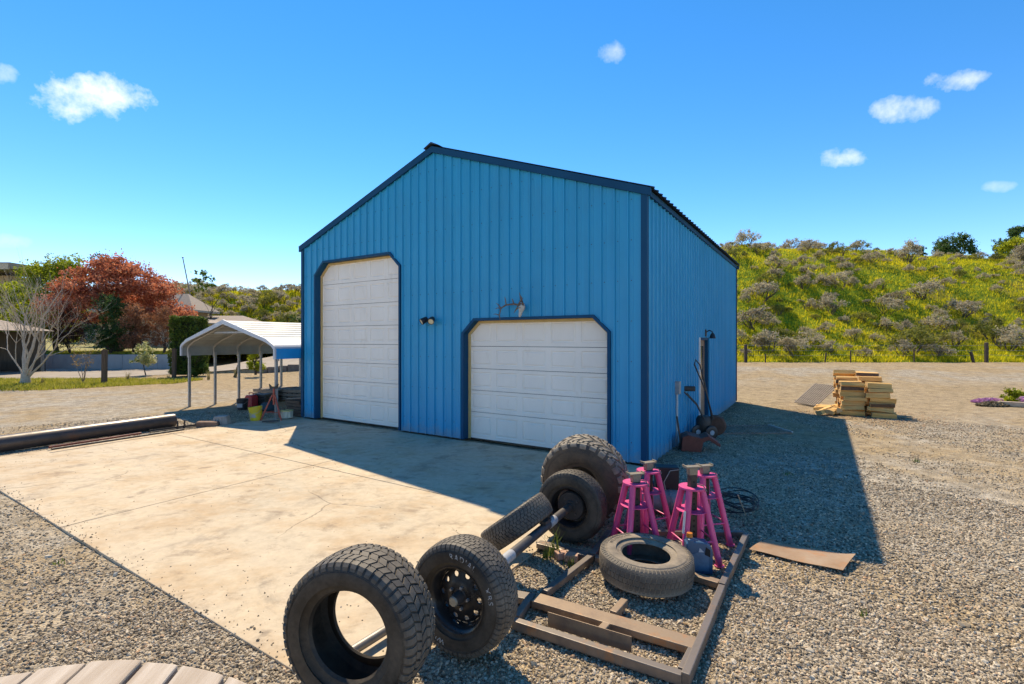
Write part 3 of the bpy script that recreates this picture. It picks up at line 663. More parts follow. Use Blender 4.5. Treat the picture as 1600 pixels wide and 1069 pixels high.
def tyre(parent, R, W, rb, pattern, m_side, m_tread, dep=.011, texts=(), ringbands=True):
    out, ins = tyre_profile(R, W, rb, dep)
    MB().lathe(out + ins, 84, closed=True).build('carcass', m_side, parent, smooth=35)
    # moulded sidewall rings and bead ridge
    mb = MB()
    def w_at(r):
        q = sorted((a, -b_) for a, b_ in out if b_ <= 0)
        for (r0, w0), (r1, w1) in zip(q, q[1:]):
            if r0 <= r <= r1 and r1 > r0: return w0 + (w1 - w0) * (r - r0) / (r1 - r0)
        return .5 * W
    h = R - rb
    for r in (rb + .055, rb + .66 * h, rb + .70 * h):
        w = w_at(r); mb.lathe([(r - .0025, -w + .001), (r, -w - .0025), (r + .0025, -w + .001)], 84)
        w = w_at(r); mb.lathe([(r - .0025, w - .001), (r, w + .0025), (r + .0025, w - .001)], 84)
    mb.build('sidewall_rib', m_side, parent, smooth=60)
    # tread blocks
    mb = MB(); crown_ = .018
    for row in pattern:
        w0, w1, n, ph, skew, fill = row[:6]; zig = row[6] if len(row) > 6 else 0.0
        for i in range(n):
            a0 = 2 * math.pi * (i + ph) / n; a1 = a0 + 2 * math.pi / n * fill; sk_ = skew * 2 * math.pi / n
            if abs(w1) > .41 or abs(w0) > .41:      # shoulder lug wraps on to the sidewall
                sgn = 1 if w1 > 0 else -1; wi, wo = (w0, w1) if sgn > 0 else (w1, w0)
                long_ = 1.0 if i % 2 else .55
                sec = [(R - crown_ * (wi * 2)**2, wi * W), (R - crown_ * .75, sgn * .43 * W), (R - .030, sgn * .478 * W), (R - .030 - .028 * long_, sgn * .487 * W)]
                base = [(R - dep - .006, wi * W), (R - dep - .012, sgn * .41 * W), (R - .036, sgn * .455 * W), (R - .034 - .028 * long_, sgn * .470 * W)]
            else:
                sec = [(R - crown_ * (2 * w0)**2, w0 * W), (R - crown_ * (2 * w1)**2, w1 * W)]; base = [(R - dep - .006, w0 * W), (R - dep - .006, w1 * W)]
            k = len(sec); v = []
            for j in range(k):
                t = j / (k - 1); s0 = sk_ * t + zig * 2 * math.pi / n * (.5 - abs(t - .5))
                ins_ = (a1 - a0) * .05
                for (r, w), (p, q) in ((sec[j], (a0 + s0 + ins_, a1 + s0 - ins_)), (base[j], (a0 + s0, a1 + s0))):
                    for a in (p, q): v.append((r * math.sin(a), w, r * math.cos(a)))
            f = []
            for j in range(k - 1):
                o = 4 * j; f += [(o, o + 1, o + 5, o + 4), (o, o + 4, o + 6, o + 2), (o + 1, o + 3, o + 7, o + 5)]
            o = 4 * (k - 1); f += [(0, 2, 3, 1), (o, o + 1, o + 3, o + 2)]
            mb.add(v, f)
    mb.build('tread', m_tread, parent)
    for body, rmid, size, ang, mat, in texts:
        v, f = text_pts(body); xs_ = [p[0] for p in v]; cx = (min(xs_) + max(xs_)) / 2; vv = []
        for x, y, z in v:
            r = rmid + (y - .35) * size; a = ang + (x - cx) * size / rmid
            vv.append((r * math.sin(a), -w_at(r) - .0022, r * math.cos(a)))
        MB().add(vv, f).build('lettering', mat, parent, fix=False)
AT = [(-.31, -.17, 52, 0, .45, .84, .25), (-.155, -.01, 44, .4, -.35, .84, .4), (.01, .155, 44, .1, .35, .84, -.4), (.17, .31, 52, .5, -.45, .84, .25), (-.5, -.325, 52, .2, .0, .72), (.325, .5, 52, .7, .0, .72)]
HW = [(-.31, -.20, 58, 0, .25, .86), (-.185, -.07, 58, .4, .2, .88), (-.055, .055, 58, .1, .0, .90), (.07, .185, 58, .6, -.2, .88), (.20, .31, 58, .3, -.25, .86), (-.5, -.33, 58, .1, 0, .80), (.33, .5, 58, .5, 0, .80)]
MT = [(-.22, -.02, 26, 0, .7, .62), (.02, .22, 26, .5, -.7, .62), (-.34, -.245, 52, .2, .2, .62), (.245, .34, 52, .4, -.2, .62), (-.5, -.36, 26, .35, .0, .66), (.36, .5, 26, .85, 0, .66)]
WORN = [(-.40, -.22, 70, 0, .1, .95), (-.20, -.03, 70, .3, .1, .95), (-.01, .17, 70, .5, .1, .95), (.19, .40, 70, .2, .1, .95)]

t1 = thing('loose_tyre', 'empty wide all-terrain tyre standing upright at the apron corner, nearest the camera', 'tyre', (-.838, 2.67, .432))
tyre(t1, .405, .31, .232, AT, RUB, RUB2, dep=.012, texts=[])
face_to(t1, (-.27, -.96, .03), .3)

ax = thing('trailer_axle', 'rusty trailer axle with a wheel at each end lying along the apron edge', 'axle', (0, 0, 0))
AX0, AX1 = Vector((-.312, 3.13, .362)), Vector((.60, 4.86, .345)); AD = (AX1 - AX0).normalized()
STEEL = M('worn_axle_steel', (.10, .09, .085), (.05, .045, .042), rough=.6, metal=.3, scale=9, spots=(.20, .10, .05), spot_scale=5)
PAINTG = M('grey_axle_paint', (.42, .42, .42), (.30, .30, .30), rough=.55, scale=12)
axt = MB().tube([AX0 + AD * .05, AX1 - AD * .05], .038, 14).build('axle_tube', STEEL, ax, smooth=40)
for t0, t1_ in ((.52, .66), (1.36, 1.5)):
    MB().tube([AX0 + AD * t0, AX0 + AD * t1_], .0405, 14).build('painted_sleeve', PAINTG, ax, smooth=40)
for t0 in (.42, 1.30):
    p = AX0 + AD * t0; MB().bar(p + Vector((0, 0, .05)) - AD * .06, p + Vector((0, 0, .05)) + AD * .06, .06, .03).build('spring_pad', STEEL, ax)
def wheel_root(name, loc, n, spin):
    o = bpy.data.objects.new(name, None); COL.objects.link(o); o.location = loc; face_to(o, n, spin); o.parent = ax; return o
w2 = wheel_root('wheel', AX0, -AD + Vector((0, 0, .02)), 0.0); tag(w2, 'near wheel with white-letter tyre and black slotted rim')
tyre(w2, .357, .235, .192, HW, RUB, RUB2, dep=.008, texts=[('RADIAL', .276, .050, R_(14), LETTER), ('XRS', .276, .050, R_(70), LETTER), ('WIN', .276, .050, R_(205), LETTER)])
RIMK = M('black_rim_paint', (.012, .012, .013), (.02, .019, .018), rough=.32, scale=8, spots=(.09, .075, .06), spot_scale=7)
out, ins = tyre_profile(.37, .235, .192, .008)
MB().lathe([(.205, -.098), (.203, -.088), (.190, -.082), (.184, -.06), (.176, -.02), (.172, .04), (.186, .07), (.198, .088), (.19, .09), (.166, .045), (.168, -.03), (.178, -.07), (.197, -.095)], 60, closed=True).build('rim', RIMK, w2, smooth=35)
mb = MB(); nh = 10; y0 = -.028
for i in range(nh):
    a0 = 2 * math.pi * i / nh; a1 = 2 * math.pi * (i + 1) / nh; r0, r1 = .105, .168; am = (a0 + a1) / 2; rm = (r0 + r1) / 2
    bp = [(r0, a0), (r0, am), (r0, a1), (rm, a1), (r1, a1), (r1, am), (r1, a0), (rm, a0)]
    hp = []
    for r, a in bp:
        x, z = r * math.sin(a) - rm * math.sin(am), r * math.cos(a) - rm * math.cos(am); l = math.hypot(x, z)
        hp.append((rm * math.sin(am) + x / l * .019, rm * math.cos(am) + z / l * .019))
    def dish(r): return y0 - .012 + .022 * ((r - .105) / .063)
    v = [(r * math.sin(a), dish(r), r * math.cos(a)) for r, a in bp] + [(x, dish(math.hypot(x, z)) + .001, z) for x, z in hp] + [(x, dish(math.hypot(x, z)) + .014, z) for x, z in hp]
    mb.add(v, [(j, (j + 1) % 8, 8 + (j + 1) % 8, 8 + j) for j in range(8)] + [(8 + j, 8 + (j + 1) % 8, 16 + (j + 1) % 8, 16 + j) for j in range(8)])
mb.lathe([(.106, -.040), (.085, -.05), (.055, -.052), (.05, -.04)], 50)
mb.build('disc', RIMK, w2, smooth=35)
MB().lathe([(0, -.115), (.034, -.115), (.037, -.10), (.04, -.045), (.055, -.042), (.055, .02), (0, .02)], 28).build('hub', STEEL, w2, smooth=35)
MB().lathe([(0, -.125), (.026, -.124), (.031, -.116), (.031, -.112)], 24).build('dust_cap', M('brass_cap', (.46, .42, .33), (.34, .30, .22), rough=.4, metal=.4, scale=20), w2, smooth=50)
for i in range(5):
    a = 2 * math.pi * i / 5 + .3
    o = MB().lathe([(0, -.018), (.009, -.017), (.011, 0), (.011, .012)], 6).build('lug_nut', GALV, w2); o.location = (.068 * math.sin(a), -.052, .068 * math.cos(a))
w3 = wheel_root('wheel', AX1, -AD + Vector((0, 0, .0)), .5); tag(w3, 'far wheel showing its dark brake drum')
tyre(w3, .35, .215, .19, HW, RUB, RUB, dep=.008)
MB().lathe([(.2, .09), (.19, .08), (.172, .03), (.178, -.07), (.2, -.092), (.19, -.092), (.168, -.06), (.164, .03), (.185, .085)], 48, closed=True).build('rim', RIMK, w3, smooth=35)
MB().lathe([(0, -.06), (.05, -.06), (.06, -.045), (.132, -.045), (.14, -.03), (.14, .03), (0, .03)], 40).build('brake_drum', M('rusty_drum', (.055, .045, .038), (.03, .026, .023), rough=.8, scale=12), w3, smooth=35)
for i in range(4):
    a = i * math.pi / 2 + .4; o = MB().lathe([(0, -.012), (.01, -.012), (.01, 0)], 6).build('bolt', STEEL, w3); o.location = (.09 * math.sin(a), -.045, .09 * math.cos(a))

t3 = thing('loose_tyre', 'ribbed tyre tipped over and propped on the axle tube', 'tyre', (.045, 4.38, .352))
tyre(t3, .345, .21, .19, HW, RUB, RUB2, dep=.009, texts=[('RADIAL', .27, .045, R_(-30), LETTER)])
face_to(t3, Vector((-.89, .456, 0)) * math.sin(R_(38)) + Vector((0, 0, math.cos(R_(38)))), .8)
t4 = thing('loose_tyre', 'biggest tyre, chunky mud-dusted tread, leaning behind the far axle wheel', 'tyre', (.80, 5.36, .468))
tyre(t4, .475, .34, .19, MT, tyre_mat('muddy_rubber', (.04, .036, .032), (.17, .125, .08), .45, 3.0), RUBT, dep=.016)
face_to(t4, (-.42, -.88, -.17), .2)
MB().lathe([(.198, -.11), (.18, -.1), (.17, 0), (.18, .1), (.198, .11), (.17, .1), (.16, 0), (.17, -.1)], 48, closed=True).build('rim', RIMK, t4, smooth=35)
MB().lathe([(.17, .0), (.12, -.02), (.06, -.01), (0, -.01)], 40).build('disc', RIMK, t4, smooth=35)
t5 = thing('loose_tyre', 'dusty beige worn tyre lying flat on the steel frame', 'tyre', (1.108, 4.02, .155))
tyre(t5, .382, .215, .198, [(-.5, -.30, 74, .1, 0, .74), (.30, .5, 74, .5, 0, .74), (-.28, -.1, 60, 0, .2, .92), (-.08, .1, 60, .4, .2, .92), (.12, .28, 60, .2, .2, .92)], RUBD, RUB2, dep=.006, texts=[('WRANGLER', .292, .044, R_(6), RUB), ('RT', .292, .044, R_(62), RUB)])
face_to(t5, (0.02, -.02, 1), 0.0)
sp = MB().tube([(-1.08, 2.90, .062), (-.52, 3.70, .062)], .03, 12).build('short_pipe', M('bare_pipe', (.30, .28, .25), (.20, .17, .14), rough=.5, metal=.5, scale=10), None, smooth=40); tag(sp, 'short grey pipe on the concrete seen through the upright tyre', 'pipe')

# ------------------------------------------------------------------ steel frame lying on the gravel
RUST = M('rusty_frame_steel', (.34, .245, .155), (.20, .14, .095), rough=.5, metal=.25, scale=5, spots=(.42, .17, .045), spot_scale=3.0, spot_lo=.52, spot_hi=.66, bmp=.2)
GREYST = M('mill_scale_steel', (.24, .20, .165), (.13, .11, .095), rough=.45, metal=.35, scale=6, spots=(.30, .16, .075), spot_scale=4, spot_lo=.55, spot_hi=.66)
fr = thing('metal_rack', 'welded steel tube rack with cross bars lying on the gravel', 'frame', (0, 0, 0))
def rail(a, b_, w=.06, h=.06, z=.045, mat=RUST, name='rail'):
    a, b_ = P(a[0], a[1], z + h / 2), P(b_[0], b_[1], z + h / 2)
    a.z = b_.z = z; return MB().bar(a, b_, w, h).build(name, mat, fr, bevel=.006)
rail((802, 966), (1066, 1051), .055, .065, .04, GREYST)                       # front rail
rail((836, 932), (1090, 1005), .13, .05, .046, RUST, 'wide_rail')             # wide channel
rail((824, 936), (806, 961), .05, .052, .045, GREYST, 'cross_bar'); rail((954, 966), (936, 985), .055, .05, .044, RUST, 'cross_bar'); rail((1082, 1012), (1066, 1044), .055, .052, .045, GREYST, 'cross_bar')
rail((1071, 1052), (1128, 913), .05, .075, .05, GREYST); rail((1128, 911), (1166, 832), .05, .076, .051, GREYST)
rail((1050, 886), (1124, 908), .075, .05, .04, RUST, 'cross_bar')
rail((976, 935), (958, 955), .055, .05, .05, RUST, 'cross_bar')
rail((780, 922), (834, 932), .10, .05, .04, GREYST, 'cross_bar')
rail((851, 922), (924, 866), .055, .055, .045, GREYST, 'cross_bar'); rail((926, 864), (952, 828), .06, .055, .046, GREYST, 'cross_bar')
rail((841, 846), (919, 865), .09, .05, .04, GREYST, 'cross_bar'); rail((930, 868), (1052, 886), .06, .05, .041, GREYST, 'cross_bar')
rail((956, 828), (1163, 830), .05, .05, .04, GREYST)
a, b_ = P(856, 983, 0), P(986, 1024, 0); pl = MB().bar(a + Vector((0, -.01, .075)), b_ + Vector((0, -.01, .075)), .006, .10).build('upright_plate', RUST, fr); tag(pl, 'rusty upright strip along front rail')
# ------------------------------------------------------------------ pink jack stands
PINK = M('faded_pink_paint', (.74, .09, .27), (.56, .06, .20), rough=.42, scale=5, stretch=(1, 1, .4), spots=(.30, .14, .12), spot_scale=9, spot_lo=.64, spot_hi=.72)
POST = M('oily_ratchet_post', (.045, .035, .028), (.025, .02, .018), rough=.55, scale=14, spots=(.12, .07, .04), spot_scale=9)
SADDLE = M('worn_saddle_steel', (.30, .26, .19), (.17, .14, .10), rough=.5, metal=.2, scale=18)
def jack_stand():
    t = thing('jack_stand', 'x', 'jack stand'); Ht = .66; rb, rt = .235, .085
    for k in range(4):
        a = R_(45 + 90 * k); c, s = math.cos(a), math.sin(a)
        MB().tube([(c * rb, s * rb, .012), (c * rt, s * rt, Ht)], .029, 14).build('leg', PINK, t, smooth=40)
        o = MB().lathez([(0, 0), (.042, 0), (.042, .008), (.0, .014)], 14).build('foot_pad', PINK, t); o.location = (c * rb, s * rb, 0)
    MB().lathez([(.045, Ht - .012), (.118, Ht - .012), (.118, Ht + .004), (.045, Ht + .004), (.045, Ht - .012)], 28).build('top_plate', PINK, t, smooth=30)
    r = rt + (rb - rt) * .32; z = Ht * .68
    MB().lathez([(.04, z), (r + .005, z), (r + .005, z + .006), (.04, z + .006), (.04, z)], 24).build('guide_plate', PINK, t, smooth=30)
    z = .21; r = rb + (rt - rb) * z / Ht + .022; mb = MB()
    q = [(math.cos(R_(45 + 90 * k)) * r, math.sin(R_(45 + 90 * k)) * r, z) for k in range(4)]
    for k in range(4): mb.tube([q[k], q[(k + 1) % 4]], .007, 8)
    path = []
    for k in range(4):
        p0, p1 = Vector(q[k]), Vector(q[(k + 1) % 4]); path += [p0 + (p1 - p0) * .06, p0 + (p1 - p0) * .94]
    MB().tube(path, .0075, 8, closed=True).build('brace_ring', PINK, t, smooth=40)
    pst = MB().box(-.032, .032, -.032, .032, .13, Ht + .10).build('ratchet_post', POST, t, bevel=.004)
    mb = MB()
    for i in range(11):
        z = .2 + i * .05
        if Ht - .05 < z < Ht + .01: continue
        hole = MB().lathe([(0, -.0335), (.010, -.0335), (.0105, -.032)], 12); mb.add([(x, y, zz + z) for x, y, zz in hole.v], hole.f)
    tag(mb.build('adjustment_holes', DARK, pst, fix=False), kind='stuff')
    sd_ = MB().prism([(-.038, Ht + .10), (.038, Ht + .10), (.042, Ht + .165), (-.042, Ht + .165)], -.03, .03, 'y').build('saddle', SADDLE, t, bevel=.003)
    MB().box(-.08, .08, -.034, .034, Ht + .166, Ht + .178).build('saddle_plate', SADDLE, sd_, bevel=.003)
    for sx in (-1, 1): MB().box(sx * .076 - .004, sx * .076 + .004, -.034, .034, Ht + .179, Ht + .190).build('saddle_lip', SADDLE, sd_, bevel=.002)
    hp = MB().tube([(.03, -.03, Ht + .03), (.07, -.07, Ht + .025), (.085, -.10, Ht - .02)], .006, 8).build('locking_pin', SADDLE, t, smooth=40)
    return t
js = jack_stand()
for i, (x, y, zz, rz, lab) in enumerate(((1.16, 4.56, 0, 15, 'pink jack stand in front at left, beside the big tyre'), (1.40, 4.98, 0, 22, 'pink jack stand at the back left, nearest the shop corner'),
                                     (1.645, 4.43, 0, 8, 'pink jack stand at front right with tall post, blue jug at its feet'), (1.925, 4.85, 0, 14, 'pink jack stand at back right, farthest from the big tyre'))):
    o = js if i == 0 else copy_tree(js)
    o.location = (x, y, zz); o.rotation_euler = (0, 0, R_(rz)); tag(o, lab, 'jack stand', 'pink jack stands by the steel frame')
    if i == 2:
        for ch in o.children:
            if ch.name.startswith(('ratchet_post', 'saddle')): ch.location.z = .01
        MB().tube([(-.165, -.15, .30), (-.13, -.115, .48)], .011, 8).build('label_plate', M('white_sticker', (.62, .60, .58), rough=.5), o)
    else:
        for ch in o.children:
            if ch.name.startswith(('ratchet_post', 'saddle')): ch.location.z = -.09
# oil jug
jug = thing('oil_jug', 'blue plastic oil jug with orange cap between the pink stand legs', 'jug', (1.60, 4.17, 0.01), R_(-8))
JB = M('blue_jug_plastic', (.045, .115, .20), (.035, .09, .16), rough=.35, scale=4)
prof = [(-.105, 0), (.105, 0), (.108, .02), (.108, .19), (.095, .235), (.06, .265), (.0, .272), (-.045, .272), (-.05, .29), (-.092, .29), (-.096, .262), (-.108, .25)]
body = MB().prism(prof, -.055, .055, 'y').build('body', JB, jug, bevel=.014)
MB().lathez([(0, .035), (.024, .035), (.027, .0), (.0, 0)], 18).build('cap', M('orange_cap', (.62, .20, .02), rough=.4), jug, loc=(-.071, 0, .292))
MB().prism([(-.085, .03), (.075, .03), (.075, .16), (.0, .19), (-.085, .16)], -.0585, -.0565, 'y').build('paper_label', M('blue_label', (.10, .20, .30), (.06, .12, .20), rough=.4, scale=9), jug)
MB().prism([(-.01, .19), (.035, .19), (.0, .225)], -.0590, -.0570, 'y').build('label_mark', M('label_mark_white', (.55, .60, .65), rough=.4), jug)
MB().prism([(.04, .17), (.085, .15), (.085, .21), (.05, .235)], -.0588, .0565, 'y').build('handle_recess', DARK, jug)
# junk behind the stands
tk = thing('air_tank', 'rust-streaked grey steel cylinder lying behind the pink stands', 'tank', (1.72, 5.62, .13), R_(-8))
TM = M('old_tank_paint', (.30, .29, .29), (.19, .175, .17), rough=.5, metal=.3, scale=6, spots=(.24, .13, .08), spot_scale=5)
o = MB().lathe([(0, -.30), (.06, -.295), (.11, -.265), (.13, -.22), (.13, .22), (.11, .265), (.06, .295), (0, .30)], 32).build('shell', TM, tk, smooth=40); o.rotation_euler = (0, 0, R_(90))
for sx in (-.12, .1): o = MB().lathe([(.131, -.012), (.136, -.01), (.136, .01), (.131, .012)], 32).build('weld_band', TM, tk); o.rotation_euler = (0, 0, R_(90)); o.location = (sx, 0, 0)
bx = thing('black_case', 'small black box with wire loop behind the front pink stands', 'box', (1.82, 5.72, .255), R_(-6))
MB().box(-.13, .13, -.08, .08, 0, .26).build('case', BLK, bx, bevel=.01)
MB().tube([(.12, -.09, .24), (.02, -.11, .23), (-.05, -.11, .10), (-.02, -.10, -.05)], .005, 6).build('wire', M('pale_wire', (.45, .42, .36), rough=.5), bx, smooth=50)
wc = MB(); rr = random.Random(5)
for i in range(9):
    c = Vector((rr.uniform(-.05, .05), rr.uniform(-.05, .05), .03 + i * .012)); r = rr.uniform(.15, .21); tx, ty = rr.uniform(-.35, .35), rr.uniform(-.3, .3)
    wc.tube([c + Vector((r * math.cos(a), r * 1.15 * math.sin(a), r * (math.cos(a) * tx + math.sin(a) * ty) * .7 + .09)) for a in [2 * math.pi * j / 22 for j in range(22)]], .006, 6, closed=True)
o = wc.build('cable_coil', BLK, None, smooth=50, loc=(2.55, 5.55, 0)); tag(o, 'tangled coil of black cable beyond the right pink stands', 'cable', kind=None)
o = MB().tube([(0, 0, .02), (-.25, -.5, .10), (-.42, -.68, .38)], .006, 6).build('wire_whip', M('pale_wire2', (.40, .36, .28), rough=.6), None, smooth=50, loc=(2.78, 5.75, 0)); tag(o, 'thin pale wire arching over the cable coil', 'wire')
o = MB().tube([(0, 0, .03), (.62, .12, .05)], .03, 10).build('iron_bar', GREYST, None, smooth=40, loc=(2.05, 6.35, 0)); tag(o, 'short dark iron bar on shaded gravel behind the black box', 'bar')
o = thing('driveline_scrap', 'dark greasy cylinder of scrap lying near the shop corner', 'scrap', (1.70, 6.55, .07), R_(70))
MB().lathe([(0, -.22), (.05, -.22), (.05, -.12), (.075, -.11), (.075, .05), (.04, .07), (.04, .22), (0, .22)], 20).build('housing', M('greasy_dark', (.05, .06, .075), (.03, .03, .035), rough=.4, scale=10), o, smooth=40)
# rusty curved sheet
rs = MB(); n = 10
P0, P1, P2, P3 = P(1170, 862), P(1203, 848), P(1337, 877), P(1317, 898)
for side in (0, 1):
    for i in range(n + 1):
        t = i / n
        for j in range(7):
            u = j / 6; p = (P0 * (1 - u) + P1 * u) * (1 - t) + (P3 * (1 - u) + P2 * u) * t
            z = .024 + .055 * t**4 * (.4 + u) * .6 + .022 * math.sin(u * 3.1) * (1 - t * .6) + .004 * math.sin(t * 9 + u * 3) - side * .004
            rs.v.append((p.x, p.y, z))
m_ = (n + 1) * 7
for side in (0, 1):
    for i in range(n):
        for j in range(6): a = side * m_ + i * 7 + j; rs.f.append((a, a + 1, a + 8, a + 7))
ring = [j for j in range(7)] + [i * 7 + 6 for i in range(1, n + 1)] + [n * 7 + j for j in range(5, -1, -1)] + [i * 7 for i in range(n - 1, 0, -1)]
for k in range(len(ring)): a, b_ = ring[k], ring[(k + 1) % len(ring)]; rs.f.append((a, b_, b_ + m_, a + m_))
o = rs.build('steel_sheet', M('rust_streaked_sheet', (.38, .275, .17), (.27, .155, .075), rough=.6, metal=.05, scale=4, spots=(.40, .17, .05), spot_scale=5, spot_lo=.52, spot_hi=.7), None, smooth=50); tag(o, 'curled rusty steel sheet lying on the gravel at the shadow edge', 'sheet')
# broken brick and weeds at the axle
BRK = M('pale_brick', (.52, .34, .24), (.42, .24, .16), rough=.85, scale=14, bmp=.3)
for i, (px, py, rz, lab) in enumerate(((878, 872, 20, 'pale brick beside the axle, left of the pair'), (893, 876, -15, 'pale brick beside the axle, right of the pair'))):
    o = MB().box(-.06, .06, -.045, .045, 0, .065).build('brick', BRK, None, bevel=.008, loc=P(px, py), rz=R_(rz)); tag(o, lab, 'brick', 'bricks by the axle')
WEED = leafmat('weed_green', [(.07, .12, .02), (.12, .17, .03), (.20, .22, .05)], .4)
def weed(name, loc, h, n, seed, lab, cat='weed', mat=WEED):
    rng = random.Random(seed); mb = MB()
    for i in range(n):
        a = rng.uniform(0, 6.28); ln = h * rng.uniform(.5, 1); bend = rng.uniform(.15, .5); w = .006 + .006 * h; b0 = Vector((rng.uniform(-.05, .05), rng.uniform(-.05, .05), 0)); pts = []
        for k in range(4):
            t = k / 3; pts.append(b0 + Vector((math.cos(a) * bend * ln * t * t, math.sin(a) * bend * ln * t * t, ln * t * (1 - .2 * t))))
        s = Vector((-math.sin(a), math.cos(a), 0)); o = len(mb.v)
        for k, p in enumerate(pts): ww = w * (1 - k / 3.2); mb.v += [tuple(p - s * ww), tuple(p + s * ww)]
        for k in range(3): mb.f.append((o + 2 * k, o + 2 * k + 1, o + 2 * k + 3, o + 2 * k + 2))
    o = mb.build(name, mat, None, fix=False, loc=loc); return tag(o, lab, cat)
weed('weed', P(866, 868), .34, 16, 1, 'tall green weed sprouting in front of the far axle wheel')
weed('weed', P(852, 874), .16, 22, 2, 'short weed tuft at the foot of the tall weed by the axle')
weed('weed', P(888, 886), .12, 14, 3, 'little weed beside the pair of pale bricks')
for i, (px, py, h, lab) in enumerate(((1430, 722, .10, 'small green weed alone in the right gravel, far from the shop'), (1345, 960, .05, 'tiny weed in the open gravel below the rusty sheet'), (96, 880, .06, 'tiny weed in the gravel left of the apron'), (1232, 742, .07, 'small weed in the shaded gravel right of the shop'))): weed('weed', P(px, py), h, 14, 60 + i, lab)
# ------------------------------------------------------------------ along the right wall
REDM = M('red_oxide_steel', (.22, .055, .03), (.15, .04, .025), rough=.65, scale=7)
rb_ = thing('red_bracket', 'low red steel arch lying on gravel by the shop wall', 'bracket', P(1092, 706), R_(-14))
o = MB(); pr = [(-.30, 0), (-.28, .24), (-.18, .29), (.04, .24), (.16, .29), (.36, .15), (.35, .10), (.16, .22), (.07, .17), (.04, 0)]
o.prism(pr, -.02, .0, 'y'); o.build('face_plate', REDM, rb_, bevel=.006)
mb = MB(); top = [(-.30, 0), (-.28, .24), (-.18, .29), (.04, .24), (.16, .29), (.36, .15)]
for (x0, z0), (x1, z1) in zip(top, top[1:]):
    mb.add([(x0, .002, z0), (x1, .002, z1), (x1, .40, z1), (x0, .40, z0), (x0 + .004, .002, z0 - .012), (x1 - .002, .002, z1 - .014), (x1 - .002, .40, z1 - .014), (x0 + .004, .40, z0 - .012)], [(0, 1, 2, 3), (7, 6, 5, 4), (0, 4, 5, 1), (2, 6, 7, 3), (1, 5, 6, 2), (3, 7, 4, 0)])
mb.build('flange', REDM, rb_)
ml = thing('hand_cultivator', 'old wheeled garden machine with bent tube handles leaning by the side door', 'machine', P(1098, 690) + Vector((.10, .25, 0)), R_(-20))
IRON = M('dark_iron', (.035, .032, .03), (.055, .04, .03), rough=.55, scale=12)
for sx in (-.10, .16):
    w = MB().lathe([(.05, -.02), (.11, -.025), (.14, -.01), (.14, .01), (.11, .025), (.05, .02)], 28, closed=True).build('wheel', BLK, ml, smooth=40); w.location = (sx, -.05, .145); w.rotation_euler = (0, 0, R_(35))
    hb = MB().lathe([(0, -.03), (.05, -.026), (.05, .026), (0, .03)], 20).build('hub', M('pale_blue_hub', (.35, .42, .47), rough=.4), w, smooth=40)
MB().lathez([(0, .10), (.12, .10), (.15, .16), (.15, .34), (.12, .40), (.05, .42), (0, .42)], 22).build('engine_cover', IRON, ml, smooth=40, loc=(.02, .08, .05))
MB().lathe([(0, -.09), (.17, -.09), (.2, -.06), (.2, .06), (.17, .09), (0, .09)], 28).build('rust_drum', M('brown_rust', (.13, .06, .035), (.08, .04, .025), rough=.8, scale=10), ml, smooth=40, loc=(.24, .14, .27))
for sx in (-1, 1): MB().tube([(.05, .0 + sx * .05, .35), (-.12, sx * .10 - .02, .70), (-.40, sx * .14 - .06, 1.0), (-.50, sx * .14 - .07, 1.08)], .014, 8).build('handle_bar', IRON, ml, smooth=50)
MB().tube([(.18, .05, .36), (.10, .1, .8), (.02, .06, 1.18), (-.06, .02, 1.50), (-.14, -.02, 1.60), (-.16, -.02, 1.50), (-.06, .0, 1.25), (.06, .02, .95), (.20, .02, .4)], .014, 8).build('loop_handle', IRON, ml, smooth=50)
MB().box(-.36, -.14, -.1, .02, .96, 1.06).build('grip_bracket', IRON, ml, bevel=.02)
# ground grate
gr = thing('ground_grate', 'flat steel grating on the shaded gravel beside the shop', 'grate', P(1165, 672), R_(3))
for k in range(17): MB().box(-.72 + k * .088, -.712 + k * .088, -.45, .45, .012, .022).build('grate_bar', LEGM, gr)
for y in (-.46, .46): MB().box(-.74, .76, y - .008, y + .008, .01, .026).build('frame_bar', GREYST, gr)
MB().box(.765, .80, -.44, .44, .01, .045).build('end_bar', M('pale_end_bar', (.55, .53, .48), rough=.6), gr)

